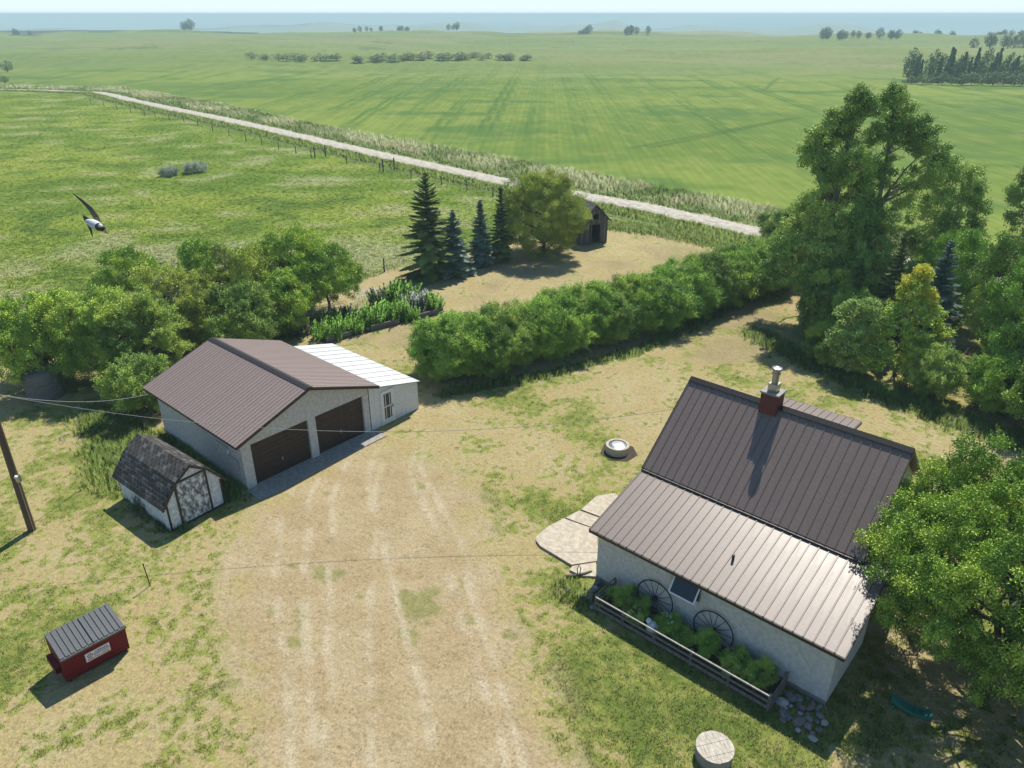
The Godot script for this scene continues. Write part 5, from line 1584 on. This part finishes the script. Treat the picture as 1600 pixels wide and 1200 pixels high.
func build_wells():
	var t := thing("septic_riser", Vector3(5.5, 0, -33.2), 0, "round concrete well ring with grey domed lid on the lawn", "well cover")
	var b := MB.new()
	b.lathe([[0.62, 0.0], [0.62, 0.38], [0.60, 0.42], [0.48, 0.42], [0.46, 0.36], [0.46, 0.30]], 28)
	part("ring", b.mesh(), M.concrete, t)
	b = MB.new()
	b.lathe([[0.47, 0.30], [0.44, 0.40], [0.30, 0.45], [0.0, 0.47]], 24)
	part("lid", b.mesh(), M.galv, t)
	var o := part("gravel_patch", poly_slab([[4.6, -33.0], [4.9, -33.9], [5.7, -34.1], [6.4, -33.6], [6.5, -32.8], [5.9, -32.2], [5.0, -32.3]], 0.002, 0.02), M.soil, self)
	tag(o, "dark gravel round the domed well ring", "", "", "structure")
	t = thing("cistern", Vector3(6.2, 0, -15.35), 0.25, "round concrete cistern ring topped with pale planks", "cistern")
	b = MB.new()
	b.lathe([[0.56, 0.0], [0.56, 0.42], [0.50, 0.42], [0.50, 0.34]], 28)
	part("ring", b.mesh(), M.concrete_grey, t)
	for k in 8:
		var x := -0.56 + 1.12 * (k + 0.5) / 8.0
		var q := PackedVector2Array()
		for j in 9: q.append(circle_pt(lerpf(x - 0.067, x + 0.067, j / 8.0), 1.0))
		for j in 9: q.append(circle_pt(lerpf(x + 0.067, x - 0.067, j / 8.0), -1.0))
		b = MB.new()
		b.slab(q, 0.424, 0.462 + 0.004 * (k % 3))
		part("plank", moved(b, Transform3D(Basis(Vector3(0, 0, 1), Vector3(1, 0, 0), Vector3(0, 1, 0)), Vector3.ZERO)).mesh(), M.wood_pale, t)

func circle_pt(x: float, s: float) -> Vector2:
	return Vector2(x, s * sqrt(maxf(0.575 * 0.575 - x * x, 0.0004)))

func text_part(txt: String, size: float, m: Material, parent: Node3D, tr: Transform3D):
	var f := SystemFont.new()
	f.font_names = PackedStringArray(["Droid Sans"])
	f.font_weight = 700
	var tm := TextMesh.new()
	tm.text = txt
	tm.font = f
	tm.font_size = 64
	tm.pixel_size = size / 64.0
	tm.depth = 0.004
	part("lettering", tm, m, parent, tr)

func build_dumpster():
	var t := thing("dumpster", Vector3(-15.17, 0, -18.11), 0.82, "dark red steel dumpster with grey ribbed lids and white sign", "dumpster")
	var W := 2.11; var hf := 1.25; var hb := 1.47; var d := 1.10
	# open steel tub: four sides and a floor
	var b := side_slab(PackedVector2Array([Vector2(0, 0.10), Vector2(0.04, 0.10), Vector2(-0.16, hf), Vector2(-0.20, hf)]), 0.0, W)
	part("front", b.mesh(), M.dumpster, t)
	for x in [0.0, W - 0.04]:
		b = side_slab(PackedVector2Array([Vector2(0.042, 0.10), Vector2(d - 0.04, 0.10), Vector2(d - 0.04, hb), Vector2(-0.155, hf)]), x, x + 0.04)
		part("side", b.mesh(), M.dumpster, t)
	b = side_slab(PackedVector2Array([Vector2(d - 0.038, 0.10), Vector2(d, 0.10), Vector2(d, hb), Vector2(d - 0.038, hb)]), 0.0, W)
	part("back", b.mesh(), M.dumpster, t)
	b = MB.new()
	b.box(P(W * 0.5, d * 0.5, 0.11), Vector3(W - 0.1, 0.04, d - 0.1))
	part("floor", b.mesh(), M.dumpster, t)
	for x in [0.14, W - 0.14]:
		b = MB.new()
		b.box(P(x, d * 0.5, 0.045), Vector3(0.10, 0.09, d * 0.9))
		part("skid", b.mesh(), M.iron, t)
	b = MB.new()
	b.bar(P(0.0, -0.03, 0.30), P(W, -0.03, 0.30), 0.03, 0.06)
	b.bar(P(-0.03, -0.21, hf - 0.03), P(W + 0.03, -0.21, hf - 0.03), 0.05, 0.08)
	part("rim_rail", b.mesh(), M.dumpster, t)
	for x in [-0.10]:
		b = MB.new()
		b.box(P(x, 0.42, 0.62), Vector3(0.18, 0.04, 0.85)); b.box(P(x, 0.42, 0.86), Vector3(0.18, 0.04, 0.85))
		b.box(P(x + 0.08 * signf(x), 0.42, 0.74), Vector3(0.02, 0.20, 0.85))
		part("fork_pocket", b.mesh(), M.dumpster, t)
	# two plastic lids with ribs
	var top := P(0, d + 0.03, hb + 0.02)
	var dn := P(0, -0.27, hf + 0.015) - top
	var bs := slope_basis(dn)
	for k in 2:
		var w := W * 0.5 + 0.01
		b = MB.new()
		b.box(Vector3(w * 0.5, 0.0, dn.length() * 0.5), Vector3(w - 0.02, 0.02, dn.length()))
		b.box(Vector3(w * 0.5, -0.04, dn.length() - 0.012), Vector3(w - 0.02, 0.07, 0.02))
		var lid := part("lid", b.mesh(), M.lid, t, Transform3D(bs, top + bs.x * (w * k - 0.01)))
		b = MB.new()
		b.slab(PackedVector2Array([Vector2(-0.074, 0.0), Vector2(0.074, 0.0), Vector2(0.060, 0.045), Vector2(-0.060, 0.045)]), 0.03, dn.length() - 0.05)
		var rb := b.mesh()
		for j in 6: part("lid_rib", rb, M.lid, lid, Transform3D(Basis.IDENTITY, Vector3(w * (j + 0.5) / 6.0, 0.0, 0)))
	# sign on the leaning front
	var face := P(0, -0.20, hf) - P(0, 0, 0.10)
	var y := face.normalized()
	var sb := Basis(Vector3.RIGHT, y, Vector3.RIGHT.cross(y))
	var so := P(1.12, -0.104, 0.72) + sb.z * 0.008
	b = MB.new()
	b.box(Vector3.ZERO, Vector3(0.80, 0.42, 0.008))
	var sg := part("sign", b.mesh(), M.sign_white, t, Transform3D(sb, so))
	b = MB.new()
	b.tube([Vector3(-0.30, 0.0, 0), Vector3(-0.33, 0.07, 0), Vector3(-0.27, 0.14, 0), Vector3(-0.20, 0.13, 0)], [0.016, 0.02, 0.018, 0.012], 5)
	b.tube([Vector3(-0.33, 0.03, 0), Vector3(-0.29, -0.03, 0), Vector3(-0.22, -0.03, 0)], [0.012, 0.02, 0.014], 5)
	part("emblem", b.mesh(), M.sign_blue, sg)
	b = MB.new()
	b.tube([Vector3(-0.25, 0.10, 0.004), Vector3(-0.25, 0.0, 0.004), Vector3(-0.18, 0.01, 0.004), Vector3(-0.16, 0.06, 0.004), Vector3(-0.19, 0.10, 0.004), Vector3(-0.25, 0.10, 0.004)], [0.013, 0.013, 0.013, 0.013, 0.013, 0.013], 5)
	part("emblem", b.mesh(), M.sign_red, sg)
	text_part("LORAAS", 0.115, M.sign_blue, sg, Transform3D(Basis.IDENTITY, Vector3(0.13, 0.115, 0.006)))
	text_part("DISPOSAL", 0.115, M.sign_blue, sg, Transform3D(Basis.IDENTITY, Vector3(0.13, 0.015, 0.006)))
	text_part("306-721-1000", 0.115, M.sign_red, sg, Transform3D(Basis.IDENTITY, Vector3(0.0, -0.125, 0.006)))

func build_pole():
	var t := thing("utility_pole", Vector3(-21.28, 0, -26.59), 0, "brown wooden utility pole at the left edge", "pole")
	var b := MB.new()
	b.tube([Vector3(0, -0.2, 0), Vector3(0.08, 3.4, 0), Vector3(0.16, 7.1, 0)], [0.17, 0.15, 0.125], 14)
	part("pole", b.mesh(), M.pole, t)
	b = MB.new()
	b.box(Vector3(0.24, 2.75, 0.06), Vector3(0.16, 0.30, 0.14))
	var mb := part("meter_box", b.mesh(), M.galv, t)
	b = MB.new()
	b.tube([Vector3(0.24, 2.9, 0.12), Vector3(0.24, 2.9, 0.20)], [0.07, 0.06], 12)
	part("dial", b.mesh(), M.sign_white, mb)
	b = MB.new()
	b.tube([Vector3(0.15, 0.0, 0.10), Vector3(0.20, 2.6, 0.09)], [0.02, 0.02], 6)
	part("conduit", b.mesh(), M.galv, t)
	var top := Vector3(-21.12, 6.9, -26.5)
	var ends := [["service_wire", at_house(-0.22, 6.2, 5.3), 1.5, "long overhead wire running from pole to the house gable", 0.011], ["service_wire", Vector3(GX, 0, GZ) + Vector3(-0.05 * cos(GT) + 8.3 * sin(GT), 2.5, -0.05 * sin(GT) - 8.3 * cos(GT)), 0.5, "overhead wire from pole to back corner of the garage", 0.014]]
	for q in ends:
		var pts := []
		var rad := []
		for k in 25:
			var f := k / 24.0
			pts.append(top.lerp(q[1], f) - Vector3(0, 4.0 * q[2] * f * (1.0 - f), 0))
			rad.append(q[4])
		b = MB.new()
		b.tube(pts, rad, 5)
		var w := part(q[0], b.mesh(), M.wire, self)
		tag(w, q[3], "wire")
	b = MB.new()
	b.tube([Vector3(0, -0.1, 0), Vector3(-0.05, 1.05, 0.0)], [0.022, 0.022], 6)
	b.tube([Vector3(-0.05, 1.05, 0.0), Vector3(-0.052, 1.11, 0)], [0.035, 0.03], 6)
	t = thing("steel_stake", Vector3(-14.47, 0, -23.0), 0, "thin dark steel stake standing in the yard grass", "stake")
	part("rod", b.mesh(), M.iron, t)

func build_tank():
	var t := thing("round_tank", Vector3(-27.9, 0, -39.6), 0, "squat grey ribbed round tank under the left shrubs", "tank")
	var b := MB.new()
	b.lathe([[0.0, 0.0], [0.98, 0.0], [1.02, 0.08], [1.02, 0.42], [0.98, 0.47], [1.02, 0.52], [1.02, 0.95], [0.98, 1.0], [1.02, 1.05], [1.02, 1.45], [0.96, 1.62], [0.80, 1.74], [0.3, 1.82]], 32)
	part("shell", b.mesh(), mat(lin(0.20, 0.20, 0.18), 0.8, M.blot, 0.8), t)
	b = MB.new()
	b.lathe([[0.30, 1.78], [0.30, 1.88], [0.0, 1.90]], 20)
	part("hatch", b.mesh(), M.black, t)
	# an iron scrap lying by the path
	t = thing("scrap_iron", Vector3(-20.15, 0, -31.2), 0.6, "rusty bent iron scrap lying in the grass by the shed", "scrap")
	b = MB.new()
	b.tube([Vector3(-0.35, 0.05, 0), Vector3(0.0, 0.16, 0.12), Vector3(0.35, 0.06, 0.0)], [0.035, 0.035, 0.035], 6)
	part("bar", b.mesh(), M.iron, t)
	t = thing("play_slide", Vector3(13.0, 0, -17.0), -0.5, "turquoise plastic toy slide lying under the shade tree", "toy")
	t.scale = Vector3.ONE * 0.62
	b = MB.new()
	var pts := [Vector3(-0.9, 0.55, 0), Vector3(-0.4, 0.30, 0), Vector3(0.2, 0.14, 0), Vector3(0.8, 0.22, 0), Vector3(1.05, 0.34, 0)]
	for k in 4:
		var up := Vector3(0.25, 1, 0)
		b.bar(pts[k], pts[k + 1], 0.50, 0.04, up)
	part("chute", b.mesh(), M.teal, t)
	b = MB.new()
	for s in [-0.27, 0.27]:
		for k in 4: b.bar(pts[k] + Vector3(0, 0.07, s), pts[k + 1] + Vector3(0, 0.07, s), 0.04, 0.16, Vector3.UP)
	part("side_rail", b.mesh(), M.teal, t)
	for x in [-0.75, 0.7]:
		b = MB.new()
		b.box(Vector3(x, 0.13, 0), Vector3(0.10, 0.28, 0.40))
		part("leg", b.mesh(), M.teal, t)

func build_garden():
	var g := "garden timbers along the bed"
	var tim := [[-12.84, -47.22, -11.38, -48.59, "left weathered timber edging the garden by the greenhouse"], [-10.18, -49.53, -8.34, -50.88, "middle weathered timber edging the garden"], [-7.07, -51.78, -5.28, -53.23, "right weathered timber edging the garden near the hedge"]]
	for q in tim:
		var t := thing("garden_timber", Vector3(q[0], 0, q[1]), 0, q[4], "timber", g)
		var e := Vector3(q[2] - q[0], 0, q[3] - q[1])
		for y in [0.11, 0.33]:
			var b := MB.new()
			b.bar(Vector3(0, y, 0) + e.normalized() * (0.05 if y > 0.2 else 0.0), e + Vector3(0, y, 0), 0.10, 0.21)
			part("plank", b.mesh(), M.wood_old if y < 0.2 else M.wood_grey, t)
	var o := part("garden_soil", poly_slab([[-13.0, -47.3], [-5.2, -53.5], [-7.6, -57.0], [-15.8, -51.3]], 0.002, 0.05), M.soil, self)
	tag(o, "dark soil of the garden bed behind the greenhouse", "", "", "structure")
	# feathery rows
	var spots := [[-12.9, -48.3, 1.35, 0.9, 0], [-11.7, -49.4, 1.25, 0.85, 0], [-9.9, -51.0, 1.6, 0.95, 0], [-8.7, -52.0, 1.55, 0.9, 0], [-10.6, -50.4, 1.3, 0.7, 0], [-6.1, -53.6, 1.4, 0.6, 0], [-10.2, -54.9, 1.3, 0.8, 1], [-7.4, -53.4, 1.7, 0.75, 2], [-8.7, -55.0, 1.9, 0.9, 0], [-14.4, -49.7, 1.0, 0.8, 3], [-15.4, -48.7, 1.1, 0.8, 3], [-13.4, -50.4, 1.2, 0.8, 0], [-12.2, -51.6, 1.2, 0.7, 1], [-7.6, -51.7, 1.0, 0.5, 0]]
	var cols := [[Color(0.16, 0.36, 0.045), Color(0.26, 0.48, 0.07)], [Color(0.06, 0.12, 0.05), Color(0.10, 0.17, 0.07)], [Color(0.30, 0.36, 0.28), Color(0.42, 0.47, 0.38)], [Color(0.16, 0.18, 0.08), Color(0.25, 0.25, 0.13)]]
	var names := ["feathery bright green clump in the garden bed", "dark bluish clump in the garden bed", "pale silvery clump in the garden bed near the hedge", "dry brownish green weed clump behind the garage"]
	M.fern = fern_mesh(91)
	for k in spots.size():
		var q = spots[k]
		blade_clump("garden_plant", Vector3(q[0], 0, q[1]), q[2], q[3], 130, cols[q[4]], names[q[4]], "plant", ["feathery garden clumps", "dark garden clumps", "silvery garden clumps", "weeds behind the garage"][q[4]], 930 + k)
	# arched wire panels
	for q in [[-15.3, -51.6, 3.2, 0.62, "long arched white wire panel beside the shrubs"], [-12.2, -55.4, 1.9, 0.62, "short arched white wire panel behind the garden"]]:
		var t := thing("wire_panel", Vector3(q[0], 0, q[1]), q[3], q[4], "wire panel", "arched wire panels in the garden")
		for k in 9:
			var an := PI * k / 8.0
			var p := Vector3(0, 0.9 * sin(an), -0.55 * cos(an))
			var b := MB.new()
			b.tube([p + Vector3(-q[2] * 0.1, 0, 0), p + Vector3(q[2], 0, 0)], [0.012, 0.012], 4)
			part("wire", b.mesh(), M.white, t)
		for k in 10:
			var pts := []
			var rad := []
			for j in 9:
				var an := PI * j / 8.0
				pts.append(Vector3(q[2] * k / 9.0, 0.91 * sin(an), -0.56 * cos(an)))
				rad.append(0.012)
			var b := MB.new()
			b.tube(pts, rad, 4)
			part("hoop", b.mesh(), M.white, t)
	# sage clumps by the shed
	blade_clump("sage_clump", Vector3(-19.0, 0, -31.6), 0.75, 0.6, 60, [Color(0.26, 0.30, 0.20), Color(0.36, 0.40, 0.29)], "grey-green sage clump between shed and shrubs", "plant", "", 960)
	blade_clump("sage_clump", Vector3(-17.0, 0, -28.0), 0.9, 0.5, 50, [Color(0.16, 0.24, 0.07), Color(0.28, 0.33, 0.18)], "tall weedy clump against the shed's left wall", "plant", "", 961)

func build_fence():
	var b := MB.new()
	b.tube([Vector3(0, -0.3, 0), Vector3(0.01, 0.65, 0), Vector3(0, 1.25, 0.01)], [0.07, 0.065, 0.06], 7)
	var me := b.mesh()
	var g := "dark wooden fence posts along the pasture"
	var posts := [[-2.4, -93.5], [-5.8, -96.9], [-9.4, -100.5], [-14.0, -105.0], [-19.2, -110.4], [-25.0, -115.6], [-31.7, -121.0], [-35.2, -125.2], [-39.1, -129.0], [-43.3, -133.7], [-47.7, -138.8], [-52.3, -143.4], [-57.7, -150.0], [-62.9, -156.3], [-68.0, -162.1], [-72.7, -166.2], [-77.8, -171.0], [-80.8, -172.7], [-86.5, -178.5], [-92.5, -184.5], [-99.0, -191.5], [-106.0, -199.0]]
	for k in posts.size():
		var q: Array = posts[k]
		var o := part("fence_post", me, M.wood_old, self, Transform3D(Basis(Vector3(0.3, 0, 1).normalized(), 0.04 * sin(q[0])), Vector3(q[0], land_y(q[0], q[1]), q[1])))
		tag(o, "dark fence post by the road, %s counted leftward from the willow" % ORD[k], "post", g)
	var o2 := part("fence_post", me, M.wood_old, self, Transform3D(Basis.IDENTITY, Vector3(-11.3, 0, -63.3)))
	tag(o2, "lone dark fence post left of the tallest spruce", "post", g)
	# braces: two tall posts with a cross rail
	for q in [[-31.2, -121.3, "farther braced pair of gate posts in the pasture fence"], [-18.6, -109.8, "nearer braced pair of gate posts in the pasture fence"]]:
		var t := thing("gate_brace", Vector3(q[0], land_y(q[0], q[1]), q[1]), 0.72, q[2], "gate posts", "braced gate posts")
		for x in [0.0, 1.9]:
			b = MB.new()
			b.tube([Vector3(x, -0.3, 0), Vector3(x, 1.75, 0)], [0.10, 0.09], 8)
			part("post", b.mesh(), M.wood_old, t)
		b = MB.new()
		b.tube([Vector3(0, 1.35, 0), Vector3(1.9, 1.35, 0)], [0.05, 0.05], 6)
		part("rail", b.mesh(), M.wood_old, t)

func wing_point(q: Array, k: float) -> Vector3:
	return Vector3(q[0], -q[1], -q[2]) * k

func build_bird():
	# a swallow banking in the air before the shelter belt; its points are in units of two millimetres, x along the body, z downwind
	var t := thing("swallow", Vector3(-1.399, 19.863, -2.476), 0, "swallow in flight with white belly and long dark wings", "bird")
	t.rotation.x = -0.463
	var k := 0.00215
	var W := func(x: float, y: float, z: float) -> Vector3: return Vector3(x, -y, -z) * k
	var dark := mat(lin(0.035, 0.032, 0.035), 0.6)
	var brown := mat(lin(0.15, 0.115, 0.075), 0.8)
	var b := MB.new()
	var axis := []
	var rad := []
	for q in [[-22.0, -9.0, 10.0, 1.5], [-17.0, -7.0, 8.0, 4.0], [-10.0, -4.0, 5.0, 6.5], [-2.0, 0.0, 1.0, 7.4], [5.0, 3.0, -3.0, 6.6], [9.0, 5.0, -6.0, 5.5]]:
		axis.append(W.call(q[0], q[1], q[2])); rad.append(q[3] * k)
	b.tube(axis, rad, 14)
	part("body", b.mesh(), mat(lin(0.62, 0.64, 0.66), 0.7), t)
	b = MB.new()
	axis = []; rad = []
	for q in [[5.0, 3.0, -4.0, 5.0], [8.0, 4.5, -6.0, 6.6], [12.0, 6.0, -9.0, 6.2], [15.0, 7.0, -11.0, 4.2], [18.0, 7.6, -13.5, 1.0]]:
		axis.append(W.call(q[0], q[1], q[2])); rad.append(q[3] * k)
	b.tube(axis, rad, 14)
	var hd := part("head", b.mesh(), dark, t)
	b = MB.new()
	b.tube([W.call(14.0, 4.0, -15.0), W.call(18.5, 6.0, -16.0)], [3.2 * k, 1.2 * k], 8)
	part("throat", b.mesh(), M.white, hd)
	var wing := func(pts: Array, m: Material):
		var bb := MB.new()
		var n := pts.size() / 2
		for j in n - 1:
			var a: Vector3 = wing_point(pts[j], k); var c: Vector3 = wing_point(pts[j + 1], k)
			var d: Vector3 = wing_point(pts[pts.size() - 1 - j], k); var e: Vector3 = wing_point(pts[pts.size() - 2 - j], k)
			var off: Vector3 = Vector3(0, 0, -1.2) * k
			bb.quad(d, e, c, a); bb.quad(a + off, c + off, e + off, d + off)
			bb.quad(a, c, c + off, a + off); bb.quad(e, d, d + off, e + off)
		return part("wing", bb.mesh(), m, t)
	# raised wing: leading edge root to tip, then trailing edge back
	wing.call([[8, -2, 0], [2, -14, 4], [-10, -28, 8], [-26, -41, 10], [-44, -53, 12], [-43, -51, 12], [-28, -37, 10], [-15, -23, 8], [-6, -10, 4], [-3, -1, 0]], brown)
	wing.call([[14, 4, -4], [24, 8, -16], [32, 14, -30], [40, 22, -40], [39, 22.5, -40], [28, 18, -30], [20, 14, -16], [10, 10, -2]], brown)
	var tail := MB.new()
	var off2: Vector3 = Vector3(0, 0, -1.0) * k
	for q in [[[-16, -12, 9], [-30, -19, 15], [-20, -4, 9], [-26, -10, 12]], [[-20, -3, 9], [-13, 17, 13], [-13, -2, 7], [-12, 8, 9]]]:
		var a: Vector3 = wing_point(q[0], k); var c: Vector3 = wing_point(q[1], k); var d: Vector3 = wing_point(q[2], k); var e: Vector3 = wing_point(q[3], k)
		tail.tri(a, c, d); tail.tri(c, e, d)
		tail.tri(a + off2, d + off2, c + off2); tail.tri(c + off2, d + off2, e + off2)
	part("tail", tail.mesh(), dark, t)

func _ready():
	for s in [[nz_a, 7, 0.11, 4], [nz_b, 8, 0.42, 4], [nz_c, 9, 1.7, 3], [nz_h, 10, 0.006, 4]]:
		s[0].noise_type = FastNoiseLite.TYPE_SIMPLEX_SMOOTH
		s[0].seed = s[1]
		s[0].frequency = s[2]
		s[0].fractal_octaves = s[3]
	var cam := Camera3D.new()
	cam.name = "camera"
	add_child(cam)
	cam.position = Vector3(0, 20.5, 0)
	cam.rotation_degrees = Vector3(-26.5226, 0, 0)
	cam.fov = 54.66
	cam.near = 0.1
	cam.far = 30000.0
	cam.current = true
	var we := WorldEnvironment.new()
	we.name = "world_environment"
	var env := Environment.new()
	env.background_mode = Environment.BG_SKY
	var sky := Sky.new()
	var sm := ProceduralSkyMaterial.new()
	sm.sky_top_color = Color(0.36, 0.49, 0.64)
	sm.sky_horizon_color = Color(0.80, 0.865, 0.885)
	sm.sky_curve = 0.10
	sm.ground_bottom_color = Color(0.35, 0.36, 0.30)
	sm.ground_horizon_color = Color(0.80, 0.86, 0.90)
	sm.sun_angle_max = 1.0
	sky.sky_material = sm
	env.sky = sky
	env.tonemap_mode = Environment.TONE_MAPPER_LINEAR
	env.tonemap_exposure = 1.5
	env.fog_enabled = true
	env.fog_density = 0.00040
	env.fog_light_color = Color(0.84, 0.97, 1.0)
	env.sdfgi_enabled = true
	env.ssao_enabled = true
	env.ssil_enabled = true
	we.environment = env
	add_child(we)
	var sun := DirectionalLight3D.new()
	sun.name = "sun"
	add_child(sun)
	sun.look_at_from_position(Vector3.ZERO, Vector3(-0.228, -0.82, 0.525))
	sun.light_energy = 1.55
	sun.light_color = Color(1.0, 0.975, 0.925)
	sun.light_angular_distance = 0.5
	sun.shadow_enabled = true
	make_materials()
	build_land()
	print("land ", Time.get_ticks_msec())
	build_trees()
	build_far_trees()
	print("trees ", Time.get_ticks_msec())
	build_house()
	build_garage()
	build_greenhouse()
	build_shed()
	build_granary()
	build_garden()
	build_flower_bed()
	build_patio()
	build_wells()
	build_dumpster()
	build_pole()
	build_tank()
	build_fence()
	build_bird()
	print("things ", Time.get_ticks_msec())
	build_grass()
	print("grass ", Time.get_ticks_msec())
